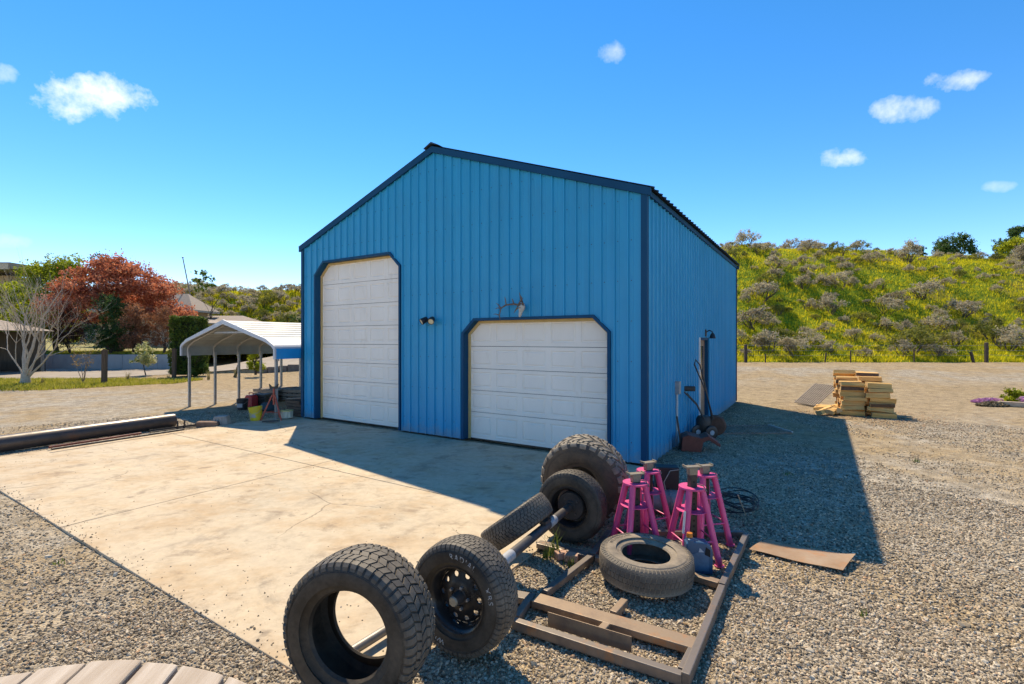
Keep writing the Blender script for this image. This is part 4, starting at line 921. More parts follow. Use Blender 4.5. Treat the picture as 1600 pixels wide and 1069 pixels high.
# ------------------------------------------------------------------ firewood
SPLIT = M('split_pine', (.80, .50, .17), (.58, .32, .09), rough=.8, scale=5, stretch=(.5, 6, 6), bmp=.3, bscale=30)
END = M('log_end', (.60, .42, .20), (.42, .27, .12), rough=.85, scale=14)
BARK = M('pine_bark', (.17, .11, .07), (.09, .06, .04), rough=.95, scale=10, bmp=.5)
rnd = random.Random(11)
logs = []
for v in range(7):
    k = v % 3
    if k == 0: sec = [(-.085, -.06), (.085, -.065), (.06, .03), (0, .07), (-.05, .045)]
    elif k == 1: sec = [(-.09, -.045), (.08, -.05), (.095, .01), (.02, .06), (-.08, .045)]
    else: sec = [(-.075, -.055), (.0, -.065), (.08, -.05), (.075, .05), (-.07, .05)]
    sec = [(x + rnd.uniform(-.012, .012), z + rnd.uniform(-.01, .01)) for x, z in sec]; L = rnd.uniform(.24, .27)
    bm_ = MB(); n = len(sec); tw = rnd.uniform(-.12, .12)
    vs_ = []
    for x in (-L, -.08, .08, L):
        c_, s_ = math.cos(tw * x / L), math.sin(tw * x / L); vs_ += [(x + rnd.uniform(-.006, .006), p * c_ - q * s_, p * s_ + q * c_) for p, q in sec]
    fs = [tuple(reversed(range(n))), tuple(3 * n + j for j in range(n))]
    for r in range(3): fs += [(r * n + j, r * n + (j + 1) % n, (r + 1) * n + (j + 1) % n, (r + 1) * n + j) for j in range(n)]
    me = bm_.add(vs_, fs).mesh('firewood_log', SPLIT); me.materials.append(BARK); me.materials.append(END)
    for p in me.polygons:
        if len(p.vertices) == n and abs(p.normal.x) > .7: p.material_index = 2
        elif v % 4 == 0 and abs(p.normal.z) < .85 and p.normal.y > .2: p.material_index = 1
    logs.append(me)
wp = P(1362, 652); wdir = R_(-27)
def put_log(x, y, z, rz, tilt, lab, grp):
    o = bpy.data.objects.new('firewood_log', rnd.choice(logs)); COL.objects.link(o)
    c, s = math.cos(wdir), math.sin(wdir); o.location = (wp.x + x * c - y * s, wp.y + x * s + y * c, z)
    o.scale = (1.05, 1.05, 1.05); o.rotation_euler = (rnd.choice([0, math.pi, .3, -.3]) + rnd.uniform(-.35, .35), tilt, wdir + rz); tag(o, lab, 'firewood', grp)
for col, (x0, lab) in enumerate(((-.36, 'split firewood log stacked in the left column of the woodpile'), (.24, 'split firewood log stacked in the right column of the woodpile'))):
    for row in range(4):
        y = .05 + row * .30 + .12 * (1 - col); lean = .06 * row
        hgt = (7, 7, 8, 9)[row] + (1 if col == 0 and row > 3 else 0)
        z = .08
        for k in range(hgt):
            put_log(x0 + rnd.uniform(-.06, .06) - .012 * k * (1 if col else -.3) - row * .02, y + rnd.uniform(-.03, .03) + .02 * k, z, rnd.uniform(-.07, .07), rnd.uniform(-.05, .05), '%s log from the ground, %s row, in the %s column of the woodpile' % (('lowest', 'second', 'third', 'fourth', 'fifth', 'sixth', 'seventh', 'eighth', 'ninth', 'tenth')[k], ('front', 'second', 'third', 'rear')[row], 'right' if col else 'left'), 'logs of the ' + ('right' if col else 'left') + ' woodpile column')
            z += .118 + rnd.uniform(-.006, .012)
for k in range(9):
    put_log(-.72 + rnd.uniform(-.35, .2), .35 + rnd.uniform(-.35, .45), .06 + .05 * rnd.random(), rnd.uniform(-1.2, 1.2), rnd.uniform(-.2, .2), 'loose split log fallen at the left foot of the woodpile', 'logs fallen beside the woodpile')
cs = thing('slatted_panel', 'weathered slatted panel leaning against the left side of woodpile', 'panel', P(1288, 640) + Vector((.55, .5, 0)), R_(8))
OLDW = M('grey_barn_wood', (.30, .25, .20), (.19, .155, .12), rough=.9, scale=6, stretch=(6, .5, 6), bmp=.4)
for k in range(11):
    y = k * .085; MB().bar((-.55, y, .04), (.22, y + .05, .62), .05, .02, (0, 0, 1)).build('slat', OLDW, cs)
for t in (.15, .85): MB().bar((-.55 + .77 * t, -.03, .025 + .58 * t - .03), (-.55 + .77 * t, .96, .025 + .58 * t - .03), .05, .03).build('batten', OLDW, cs)

# ------------------------------------------------------------------ left side clutter
bp = thing('steel_culvert_pipe', 'long dark steel pipe lying along the far edge of the apron', 'pipe', (0, 0, 0))
a, b_ = P(263, 668, 0), P(-60, 716, 0); PM = M('brown_black_pipe', (.10, .08, .07), (.06, .048, .042), rough=.4, metal=.3, scale=4, spots=(.12, .07, .05), spot_scale=3)
rr_ = .15; a.z = b_.z = rr_; d = (b_ - a).normalized(); b_ = a + d * 6.0
a, b_ = a + Vector((.05, .1, 0)), b_ + Vector((.05, .1, 0))
tb = MB(); q = d.cross(Vector((0, 0, 1))).normalized()
for r, flip in ((rr_, 0), (rr_ - .012, 1)):
    o0 = len(tb.v)
    for p in (a, b_):
        for j in range(28): t = 2 * math.pi * j / 28; tb.v.append(tuple(p + (q * math.cos(t) + Vector((0, 0, 1)) * math.sin(t)) * r))
    for j in range(28): tb.f.append((o0 + j, o0 + (j + 1) % 28, o0 + 28 + (j + 1) % 28, o0 + 28 + j))
for e_ in (0, 28):
    for j in range(28): tb.f.append((e_ + j, e_ + (j + 1) % 28, 56 + e_ + (j + 1) % 28, 56 + e_ + j))
tb.build('pipe_wall', PM, bp, smooth=40)
for (x0, y0, x1, y1, r, m_, lab) in ((225, 677, 82, 699, .022, REDM, 'thin red pipe lying between the big pipe and the apron'), (292, 671, 86, 702, .02, IRON, 'thin rusty iron bar beside the red pipe at apron edge')):
    o = MB().tube([P(x0, y0, .06) + Vector((-.06, 0, 0)), P((x0 + x1) / 2, (y0 + y1) / 2, .05) + Vector((-.06, 0, 0)), P(x1, y1, .06) + Vector((-.06, 0, 0))], r, 10).build('thin_pipe', m_, None, smooth=40); tag(o, lab, 'pipe')
o = thing('angle_iron', 'short angle iron with two upright lugs at the apron edge', 'angle iron', P(280, 672) + Vector((-.1, 0, 0)), R_(52))
MB().box(-.45, .45, -.03, .03, .01, .03).build('flange', IRON, o); MB().box(-.45, .45, .031, .04, .01, .07).build('web', IRON, o)
for sx in (.05, .18): MB().box(sx, sx + .02, -.02, .025, .031, .2).build('lug', IRON, o)
BLK1 = M('weathered_block_wood', (.24, .15, .10), (.15, .09, .06), rough=.9, scale=8)
o = MB().prism([(-.22, 0), (.22, 0), (.2, .10), (-.22, .12)], -.1, .1, 'y').build('wood_chunk', BLK1, None, bevel=.01, loc=P(326, 668) + Vector((-.1, .15, 0)), rz=R_(15)); tag(o, 'brown wooden chunk at the far apron edge', 'block')
o = thing('concrete_footing', 'small tapered concrete footing with ribs beside the brown chunk', 'block', P(346, 664) + Vector((-.05, .1, 0)), R_(10))
cf = M('grey_footing', (.40, .36, .31), (.30, .27, .23), rough=.9, scale=10)
MB().hexa([(-.18, -.15, 0), (.18, -.15, 0), (.18, .15, 0), (-.18, .15, 0), (-.13, -.11, .2), (.13, -.11, .2), (.13, .11, .2), (-.13, .11, .2)]).build('core', cf, o, bevel=.01)
for x in (-.12, -.04, .04, .12): MB().hexa([(x - .015, -.172, .003), (x + .015, -.172, .003), (x + .015, -.14, .003), (x - .015, -.14, .003), (x * .75 - .013, -.125, .195), (x * .75 + .013, -.125, .195), (x * .75 + .013, -.1, .195), (x * .75 - .013, -.1, .195)]).build('rib', cf, o)
def bucket(name, lab, loc, r0, r1, h, mat, tilt=0, fill=None, band=None):
    t = thing(name, lab, 'bucket', loc)
    MB().lathez([(0, .004), (r0, .004), (r1, h), (r1 + .008, h), (r1 + .008, h + .012), (r1 - .006, h + .012), (r1 - .006, h - .01), (r0 - .006, .02), (0, .02)], 28).build('pail', mat, t, smooth=40)
    for z in (.80, .88): rr = r0 + (r1 - r0) * z; MB().lathez([(rr, h * z - .006), (rr + .008, h * z - .004), (rr + .008, h * z + .004), (rr, h * z + .006)], 28).build('rim_ring', mat, t, smooth=40)
    if fill: MB().lathez([(0, h * .9), (r1 * .97, h * .9)], 28).build('contents', fill, t)
    MB().tube([(-r1 - .01, 0, h * .86), (-r1 * .8, -r1 * .8, h * .6), (0, -r1 * 1.15, h * .5), (r1 * .8, -r1 * .8, h * .6), (r1 + .01, 0, h * .86)], .004, 6).build('bail_handle', GALV, t, smooth=50)
    if band:
        prof_ = []
        for k in range(9): 
            a_ = R_(-150 + k * 11)
            for z in (.25, .62): rr = r0 + (r1 - r0) * z + .0025; prof_.append((rr * math.cos(a_), rr * math.sin(a_), h * z))
        MB().add(prof_, [(2 * k, 2 * k + 2, 2 * k + 3, 2 * k + 1) for k in range(8)]).build('paper_label', band, t)
    t.rotation_euler = (0, R_(tilt), 0); return t
bucket('bucket', 'black pail standing in the carport shade left of the red can', P(379, 640), .13, .15, .30, BLK, band=M('pale_print', (.4, .4, .4), rough=.5))
bucket('bucket', 'yellow plastic bucket tilted beside the orange tripod stand', P(401, 657), .13, .155, .33, M('yellow_plastic', (.72, .55, .02), (.62, .46, .02), rough=.4), tilt=-6, fill=M('bucket_grey', (.3, .33, .33), rough=.5), band=M('bucket_print', (.35, .36, .38), (.62, .5, .05), rough=.5, scale=12, lo=.45, hi=.55))
rc = thing('fuel_can', 'red fuel can between the black pail and dark box', 'can', P(393, 636), R_(-20))
RP = M('red_plastic', (.50, .02, .03), (.40, .015, .025), rough=.4)
MB().prism([(-.15, 0), (.15, 0), (.15, .30), (.08, .36), (-.10, .36), (-.15, .30)], -.11, .11, 'y').build('tank', RP, rc, bevel=.02); MB().tube([(-.09, 0, .37), (-.09, 0, .42), (.06, 0, .42), (.06, 0, .37)], .014, 8).build('handle', RP, rc, smooth=40)
db = thing('dark_crate', 'dark crate under the carport behind the yellow bucket', 'crate', P(411, 634), R_(-12))
for k in range(4): MB().box(-.2, .2, -.16, .16, .01 + k * .09, .09 + k * .09).build('slat_row', IRON, db, bevel=.006)
pb = thing('tarp_bundle', 'dusky blue-green bundle behind the orange tripod stand', 'bundle', P(420, 642), 0)
pm = MB(); pm.lathez([(0, .0), (.2, .0), (.24, .07), (.2, .18), (.1, .24), (0, .25)], 16); pm.v = [(x * (1 + .15 * math.sin(3 * z * 20 + x * 9)), y * (1 + .12 * math.cos(y * 14 + z * 30)), z + .02 * math.sin(x * 30 + y * 17)) for x, y, z in pm.v]
pm.build('folds', M('dull_teal_tarp', (.03, .07, .085), (.02, .045, .06), rough=.7, scale=9), pb, smooth=50)
tj = thing('tripod_stand', 'orange-red three-legged shop stand at the shop corner', 'stand', P(428, 656), R_(10))
ORG = M('orange_red_paint', (.48, .10, .055), (.36, .07, .04), rough=.55, scale=10)
for k in range(3):
    a_ = R_(200 + 120 * k); MB().tube([(math.cos(a_) * .30, math.sin(a_) * .30, .0), (math.cos(a_) * .035, math.sin(a_) * .035, .62)], .019, 8).build('leg', ORG, tj, smooth=40)
    MB().tube([(math.cos(a_) * .22, math.sin(a_) * .22, .2), (math.cos(a_ + 2.094) * .22, math.sin(a_ + 2.094) * .22, .2)], .008, 6).build('brace', ORG, tj, smooth=40)
MB().tube([(0, 0, .38), (0, 0, .80)], .024, 10).build('post', ORG, tj, smooth=40); MB().prism([(-.11, .90), (-.09, .78), (.09, .78), (.11, .90), (.05, .83), (-.05, .83)], -.03, .03, 'y').build('cradle', IRON, tj)
ft = thing('plastic_tub', 'pale fluted round tub on the concrete by the shop corner', 'tub', P(447, 655) + Vector((0, .05, .03)), 0)
TB = M('tub_cream', (.60, .56, .42), (.46, .42, .32), rough=.6, scale=9)
fp = [(math.cos(2 * math.pi * i / 40) * (.135 + (.012 if i % 4 < 2 else 0)), math.sin(2 * math.pi * i / 40) * (.135 + (.012 if i % 4 < 2 else 0))) for i in range(40)]
MB().prism(fp, 0, .17, 'z').build('wall', TB, ft); MB().lathez([(0, .195), (.15, .19), (.155, .171), (0, .171)], 28).build('lid', M('tub_lid', (.68, .58, .22), rough=.6), ft, smooth=40)
o = MB().prism([(-.18, -.05), (.05, -.06), (.2, -.01), (.06, .05), (-.1, .03)], .031, .06).build('scrap_piece', IRON, None, loc=P(423, 661), rz=.3); tag(o, 'small dark scrap piece on the concrete before the orange stand', 'scrap')
for i, (px, py, dx, nlay, lab) in enumerate(((412, 629, 0, 3, 'stack of old grey pallets under the carport, left stack'), (446, 629, .0, 3, 'stack of old grey pallets under the carport, right stack'))):
    t = thing('pallet_stack', lab, 'pallets', P(px, py) + Vector((0, .9, 0)), R_(-25 + 10 * i), 'pallet stacks')
    for k in range(nlay):
        z = .02 + k * .125
        for y in (-.45, 0, .45): MB().box(-.55, .55, y - .04, y + .04, z, z + .075).build('stringer', OLDW, t)
        for j in range(6): MB().box(-.55 + j * .19, -.55 + j * .19 + .13, -.5, .5, z + .077, z + .098).build('deck_board', OLDW, t)
wb = thing('lumber_offcuts', 'dark heap of short timber offcuts against the shop corner', 'timber', P(462, 650) + Vector((.05, .15, 0)), R_(-30))
DW = M('dark_timber', (.14, .09, .055), (.07, .045, .03), rough=.9, scale=7, stretch=(1, 6, 6)); rw = random.Random(3)
for k in range(5):
    for j in range(3): MB().box(-.32 + rw.uniform(-.06, .06), .30 + rw.uniform(-.06, .06), -.20 + j * .14, -.08 + j * .14, .01 + k * .08, .08 + k * .08).build('offcut', DW, wb, bevel=.004)
MB().bar((-.35, -.1, .43), (.2, .05, .47), .10, .03).build('offcut', OLDW, wb)
# ------------------------------------------------------------------ cable-reel table at lower left
reel = thing('cable_reel', 'weathered wooden cable-reel top at the lower left corner', 'cable reel', (-1.30, .66, 0), R_(8))
GW = M('bleached_plank', (.53, .455, .37), (.36, .285, .21), rough=.85, scale=2.4, stretch=(9, .7, 4), lo=.3, hi=.75, bmp=.5, bscale=22, bdist=.006, spots=(.26, .20, .15), spot_scale=1.6, spot_lo=.60, spot_hi=.72)
RR = 1.0; zt = .905; x = -RR; rw = random.Random(21); edges = [-1.0]
while edges[-1] < .98: edges.append(min(1.0, edges[-1] + rw.choice([.10, .13, .14, .15, .18])))
for x0, x1 in zip(edges, edges[1:]):
    if x1 - x0 < .03: continue
    g = .004 + rw.random() * .006; k = 7; top = []; bot = []
    for j in range(k + 1):
        xx = x0 + g + (x1 - x0 - 2 * g) * j / k; yy = math.sqrt(max(0.0004, RR * RR - xx * xx)); top.append((xx, yy)); bot.append((xx, -yy))
    dz = rw.uniform(-.006, .004); o = MB().prism(top + bot[::-1], zt - .05 + dz, zt + dz, 'z').build('plank', GW, reel, bevel=.007)
    for yy in (.55, .62, -.5):
        if abs(top[k // 2][1]) > abs(yy): MB().box((x0 + x1) / 2 - .006, (x0 + x1) / 2 + .006, yy - .006, yy + .006, zt + dz - .002, zt + dz + .003).build('nail', IRON, o)
MB().lathez([(0, .06), (.45, .06), (.45, zt - .052), (0, zt - .052)], 36).build('drum', OLDW, reel, smooth=30)
MB().lathez([(0, .0), (1.0, .0), (1.0, .055), (0, .055)], 48).build('lower_flange', OLDW, reel, smooth=30)
MB().lathez([(.0, zt + .005), (.05, zt + .005), (.05, zt + .012), (0, zt + .014)], 16).build('hub_cap', IRON, reel)

# ------------------------------------------------------------------ left yard: grass strip, drive, wall, houses
rngG = np.random.default_rng(4)
def tufts(name, pts, h, mat, blades=5, w=.012, spread=.05, lean=.45, seed=1):
    rng = np.random.default_rng(seed); n = len(pts); k = blades
    B = np.repeat(pts, k, 0) + np.concatenate([rng.normal(size=(n * k, 2)) * spread, np.zeros((n * k, 1))], 1)
    a = rng.uniform(0, 6.283, n * k); L = h * rng.uniform(.5, 1.25, n * k); t = rng.uniform(.1, lean, n * k)
    d = np.stack([np.cos(a) * t, np.sin(a) * t, np.ones_like(a)], 1); s = np.stack([-np.sin(a), np.cos(a), 0 * a], 1) * w
    T = B + d * L[:, None]
    V = np.stack([B - s, B + s, T], 1).reshape(-1, 3); return npmesh(name, V, np.arange(len(V)).reshape(-1, 3), mat)
LAWN = leafmat('lawn_green', [(.12, .16, .014), (.26, .27, .02), (.40, .36, .05), (.46, .38, .12)], .55)
HG = leafmat('hill_grass', [(.23, .27, .013), (.45, .44, .015), (.66, .57, .018), (.70, .56, .03)], .64, .6, .22)
LG = M('lawn_soil', (.30, .27, .09), (.20, .19, .06), rough=.95, scale=2.0)
# strip of lawn in front of the drive
def edge_y(x): return 19.3 + (x + 20) * .55 * (1 if x > -20 else .3) + .5 * math.sin(x * 1.1) 
lawn = MB(); xs_ = np.linspace(-60, -15.6, 50)
for x0, x1 in zip(xs_, xs_[1:]):
    lawn.add([(x0, edge_y(x0), .004), (x1, edge_y(x1), .004), (x1, max(edge_y(x1) + .2, 24.2), .004), (x0, max(edge_y(x0) + .2, 24.2), .004)], [(0, 1, 2, 3)])
o = lawn.build('lawn', LG, None, fix=False); tag(o, kind='structure')
pts = []
while len(pts) < 9000:
    x = rngG.uniform(-34, -15.4); y = rngG.uniform(18.4, 24.4)
    if y > edge_y(x) - .25 * abs(rngG.normal()): pts.append((x, y, 0))
o = tufts('lawn_grass', np.array(pts), .13, LAWN, 6, .014, .08, .5); tag(o, 'short bright grass strip below the gravel drive on the left', 'grass', kind='stuff')
ASPH = M('pale_drive', (.33, .28, .22), (.25, .21, .165), rough=.95, scale=1.2, bmp=.3, bscale=50)
dr = MB()
def drz(x, y): return float(.012 + 1.15 * sm(-21, -9, x) * (.55 + .45 * sm(29, 50, y)) + .8 * sm(34, 52, y) * sm(-34, -20, x))
gx = np.linspace(-70, -7, 64); gy = np.linspace(24.2, 52, 30)
for x0, x1 in zip(gx, gx[1:]):
    for y0, y1 in zip(gy, gy[1:]):
        if x0 < -22.5 and y0 > 33: continue
        dd = lambda x: 24.2 + 5.0 * float(sm(-24, -16, x))
        ya, yb = max(y0, dd(x0)), max(y0, dd(x1))
        if y1 <= max(ya, yb): continue
        dr.add([(x0, ya, drz(x0, ya)), (x1, yb, drz(x1, yb)), (x1, y1, drz(x1, y1)), (x0, y1, drz(x0, y1))], [(0, 1, 2, 3)])
o = dr.build('driveway', ASPH, None, smooth=60, fix=False); tag(o, kind='structure')
# bank of earth and kerb stones below the raised drive
bk = MB(); xs_ = np.linspace(-21, -7, 30)
for x0, x1 in zip(xs_, xs_[1:]):
    q = lambda x: 24.2 + 5.0 * float(sm(-24, -16, x))
    bk.add([(x0, q(x0) - 2.2, -.02), (x1, q(x1) - 2.2, -.02), (x1, q(x1) - .1, max(.0, drz(x1, q(x1)) - .35)), (x0, q(x0) - .1, max(.0, drz(x0, q(x0)) - .35))], [(0, 1, 2, 3)])
    bk.add([(x0, q(x0) - .1, max(.0, drz(x0, q(x0)) - .35)), (x1, q(x1) - .1, max(.0, drz(x1, q(x1)) - .35)), (x1, q(x1) + .05, drz(x1, q(x1)) - .005), (x0, q(x0) + .05, drz(x0, q(x0)) - .005)], [(0, 1, 2, 3)])
o = bk.build('earth_bank', GM, None, smooth=50, fix=False); tag(o, kind='structure')
ks = thing('kerb_wall', 'low dark stone kerb wall beside the raised drive, behind carport', 'wall', (0, 0, 0)); rk = random.Random(4)
KM = M('dark_kerb_stone', (.22, .18, .15), (.13, .105, .09), rough=.95, scale=5, bmp=.4, bscale=14)
x = -15.2
while x < -8.2:
    w = rk.uniform(.5, .9); y = 24.2 + 5.0 * float(sm(-24, -16, x)) - .12; zt_ = drz(x, y + .3) + .05
    MB().box(x, x + w - .03, y - .12, y + .12, zt_ - .55, zt_ + rk.uniform(-.04, .04)).build('stone', KM, ks, bevel=.05); x += w
# retaining wall with the upper lawn
rw_ = thing('retaining_wall', 'long low grey concrete retaining wall under the maple', 'wall', (0, 0, 0))
CWM = M('grey_wall_concrete', (.36, .36, .35), (.27, .27, .27), rough=.9, scale=1.4, stretch=(1, 1, .5))
for x0 in np.arange(-46, -24.0, 2.4): MB().box(x0, x0 + 2.385, 33.4, 33.7, -.05, .98).build('wall_panel', CWM, rw_, bevel=.01)
MB().box(-24.36, -22.6, 33.55, 33.8, -.05, .80).build('wall_panel', CWM, rw_, bevel=.01)
tz = 1.0
ul = MB(); gx = np.linspace(-110, -22.6, 40); gy = np.linspace(33.75, 58, 16)
def ulz(x, y): return .93 + .6 * float(sm(36, 55, y)) + 4.0 * float(sm(-40, -75, x))
for x0, x1 in zip(gx, gx[1:]):
    for y0, y1 in zip(gy, gy[1:]): ul.add([(a, b_, ulz(a, b_)) for a, b_ in ((x0, y0), (x1, y0), (x1, y1), (x0, y1))], [(0, 1, 2, 3)])
o = ul.build('upper_lawn', LG, None, smooth=60, fix=False); tag(o, kind='structure')
pts = np.stack([rngG.uniform(-42, -22.8, 7000), rngG.uniform(33.8, 40, 7000)], 1); pts = np.concatenate([pts, np.array([[ulz(*p)] for p in pts])], 1)
o = tufts('upper_grass', pts, .15, LAWN, 5, .02, .1, .5, 3); tag(o, 'sunlit grass seen between the trunks above the retaining wall', 'grass', kind='stuff')
SHING = M('tan_shingles', (.34, .275, .22), (.25, .20, .16), rough=.9, scale=7, stretch=(1, 1, 3)); STUC = M('tan_stucco', (.50, .39, .26), (.43, .33, .22), rough=.9, scale=3)
FASC = M('pale_fascia', (.55, .47, .36), rough=.7); SHADE_D = M('dark_opening', (.03, .03, .03), rough=.4)
def hip_roof(t, x0, x1, y0, y1, ze, zr, inset, name='roof'):
    ym = (y0 + y1) / 2; v = [(x0, y0, ze), (x1, y0, ze), (x1, y1, ze), (x0, y1, ze), (x0 + inset, ym, zr), (x1 - inset, ym, zr)]
    MB().add(v, [(0, 1, 5, 4), (1, 2, 5), (2, 3, 4, 5), (3, 0, 4), (0, 3, 2, 1)]).build(name, SHING, t)
    MB().box(x0 + .02, x1 - .02, y0 + .01, y1 - .01, ze - .22, ze - .004).build('fascia', FASC, t)
def window(t, x, y, z, w, h):
    f = MB(); f.box(x - w / 2 - .06, x + w / 2 + .06, y - .05, y + .02, z - .06, z + h + .06); f = f.build('window', FASC, t); MB().box(x - w / 2, x + w / 2, y - .06, y - .052, z, z + h).build('pane', M('window_glass', (.04, .05, .06), rough=.08), f)
hs = thing('tan_house', 'tan house with hipped shingle roof behind the red maple', 'house', (-2.3, 0, 0))
MB().box(-52, -34.2, 54.8, 58.2, .8, 5.15).build('wall', STUC, hs); hip_roof(hs, -53, -33.2, 54, 59, 5.35, 7.35, 2.2)
for x in (-49, -45, -41, -37): window(hs, x, 54.8, 3.2, 1.3, 1.3)
gw = thing('garage_wing', 'low beige gabled garage beyond the carport', 'house', (-3.6, 0, 0))
gx0, gx1, gy0, gy1 = -37.5, -27.6, 48, 55
MB().prism([(gx0, .8), (gx1, .8), (gx1, 3.75), ((gx0 + gx1) / 2 - 1.2, 4.7), (gx0, 3.75)], gy0, gy1, 'y').build('wall', STUC, gw)
for s_ in (-1, 1):
    xm, xe = (gx0 + gx1) / 2 - 1.2, (gx1 + .5 if s_ > 0 else gx0 - .5)
    MB().add([(xm, gy0 - .5, 4.84), (xe, gy0 - .5, 3.72), (xe, gy1, 3.72), (xm, gy1, 4.84), (xm, gy0 - .5, 4.72), (xe, gy0 - .5, 3.60), (xe, gy1, 3.60), (xm, gy1, 4.72)], [(0, 1, 2, 3), (7, 6, 5, 4), (0, 4, 5, 1), (1, 5, 6, 2), (2, 6, 7, 3), (3, 7, 4, 0)]).build('roof', SHING, gw)
MB().box(-34.5, -30.5, 47.93, 48.02, .8, 3.0).build('garage_door', FASC, gw)
bh = thing('back_shed', 'low brown-roofed building beyond the garage on the left', 'shed', (-5.5, 0, 0))
MB().box(-31.5, -26.8, 57.6, 61, 1.0, 4.0).build('wall', STUC, bh); hip_roof(bh, -33, -26, 57, 62, 4.2, 4.95, 1.5)
h2 = thing('hilltop_house', 'house with pale fascia and dark porch at far left edge', 'house', (0, 0, 0))
MB().box(-82, -64.2, 62, 66, 5, 10.2).build('wall', STUC, h2)
MB().box(-84, -60.6, 58.5, 66.5, 10.6, 11.35).build('roof', SHING, h2); MB().box(-83.9, -60.7, 58.44, 58.6, 10.5, 11.2).build('fascia', FASC, h2)
for x in (-80, -71, -63.5): MB().box(x - .1, x + .1, 58.9, 59.1, 6, 10.59).build('porch_post', FASC, h2)
for x in (-76, -68): window(h2, x, 62, 7.5, 2.4, 1.8)
ps = thing('garden_shelter', 'open garden shelter with brown roof at far left behind white tree', 'shelter', (-2.6, 0, 0))
MB().hexa([(-36, 25.5, 2.55), (-26.6, 25.5, 2.55), (-26.6, 31, 2.55), (-36, 31, 2.55), (-35, 27.5, 3.25), (-28.3, 27.5, 3.25), (-28.3, 29, 3.25), (-35, 29, 3.25)]).build('roof', SHING, ps)
for x in (-33, -30, -27):
    for y in (25.9, 30.6): MB().box(x - .06, x + .06, y - .06, y + .06, 0, 2.55).build('post', OLDW, ps)
MB().box(-34, -27, 30.7, 30.8, 0, 2.5).build('back_wall', M('dark_boards', (.09, .07, .05), rough=.9, scale=4, stretch=(4, 1, .4)), ps)
MB().box(-30.5, -28, 28, 29, 0, .75).build('work_bench', OLDW, ps)

# ------------------------------------------------------------------ trees on the left
WBARK = M('white_bark', (.50, .42, .32), (.36, .29, .22), rough=.9, scale=8, spots=(.16, .12, .09), spot_scale=6, spot_lo=.62, spot_hi=.7)
DBARK = M('dark_bark', (.09, .065, .045), (.05, .038, .028), rough=.95, scale=8)
bt = thing('bare_tree', 'bare white-barked multi-stem tree standing in the grass strip', 'tree', P(40, 601)); rt_ = random.Random(12)
mb = MB(); mb.tube([(0, 0, -.1), (0, 0, .25), (.0, 0, .5)], [.22, .17, .15], 12); mb.build('trunk', WBARK, bt, smooth=40)
for i, (dx, dy, L, r) in enumerate(((-.10, .1, 1.75, .085), (.14, -.1, 1.8, .085), (-.85, .2, 1.5, .042), (.95, .1, 1.6, .045), (.05, .5, 1.5, .045), (.55, -.3, 1.6, .045))):
    m_ = MB(); branches(m_, (dx * .15, dy * .15, .35), (dx, dy, 1.15), L, r, 4, rt_, .60, 6, (2, 4), .30, .74); m_.build('limb', WBARK, bt, smooth=50, fix=False)
st = thing('bare_sapling', 'thin bare sapling with red-tipped buds left of the tall post', 'tree', P(134, 598) + Vector((0, 0, 0)) * 0); st.location = P(131.5, 599); st.location = P(130 + 0, 600)
st.location = P(131, 599); m_ = MB()
for d_ in ((-.35, 0, 1), (.1, .1, 1.2), (.4, 0, 1), (-.05, -.2, 1.3)): branches(m_, (0, 0, 0), d_, .75, .022, 3, rt_, .5, 4, (2, 2), .2, .75)
m_.build('stems', M('sapling_bark', (.30, .20, .13), (.2, .13, .08), rough=.8), st, fix=False)
crown('buds', leafmat('sapling_bud', [(.28, .16, .05), (.36, .24, .06)], .3), st, [((0, 0, 1.3), (.5, .4, .7))], 240, .035, 5, per=6)
MAPLE = leafmat('maple_red', [(.15, .042, .03), (.33, .095, .052), (.52, .18, .09), (.60, .27, .14)], .5)
mp_ = thing('red_maple', 'large spreading maple with copper-red foliage', 'tree', (-31.4, 38.5, 1.0)); m_ = MB()
for i in range(6): a = i * 1.05; branches(m_, (0.15 * math.cos(a), .15 * math.sin(a), .0), (math.cos(a) * .7, math.sin(a) * .5, 1.0), 2.2, .2, 2, rt_, .6, 6, (2, 3), .2, .7)
m_.build('trunk', DBARK, mp_, smooth=50, fix=False)
rm = random.Random(8); blobs = []
for i in range(70):
    a = rm.uniform(0, 6.28); u = math.sqrt(rm.random()); top = 1 - .55 * u * u
    x = math.cos(a) * u * 4.5; y = math.sin(a) * u * 3.6; z = rm.uniform(2.4, 6.9 * top + 1.0) if rm.random() < .6 else 6.9 * top + rm.uniform(-.2, .8)
    blobs.append(((x + .3, y, z), (rm.uniform(.8, 1.5), rm.uniform(.8, 1.4), rm.uniform(.35, .6))))
crown('crown', MAPLE, mp_, blobs, 42000, .088, 6, per=16, sig=.30, shell=.5, up=.6, asp=.6)
def bushy(name, lab, cat, loc, blobs, n, leaf, mat, seed, trunk=None, group=None, per=20, sig=.22, up=.4, asp=.5, shell=.4):
    t = thing(name, lab, cat, loc, 0, group)
    m_ = MB(); r0 = random.Random(seed); th, tr_ = trunk or (.8, .06)
    for i in range(3 if trunk is None else 1): branches(m_, (0, 0, -.1), (r0.uniform(-.3, .3), r0.uniform(-.3, .3), 1), th, tr_, 3, r0, .6, 6, (2, 3), .2, .72)
    m_.build('trunk', DBARK, t, smooth=50, fix=False); crown('crown', mat, t, blobs, n, leaf, seed, per, sig, shell, up, asp); return t
YG = leafmat('yellow_green', [(.16, .21, .014), (.30, .34, .018), (.46, .46, .022)], .6)
DG = leafmat('dark_green', [(.04, .085, .026), (.08, .14, .035), (.13, .19, .045)], .42)
MG = leafmat('mid_green', [(.06, .10, .018), (.11, .17, .025), (.19, .24, .035)], .45)
RUS = leafmat('rust_brown', [(.16, .065, .035), (.28, .125, .06), (.38, .19, .10)], .42)
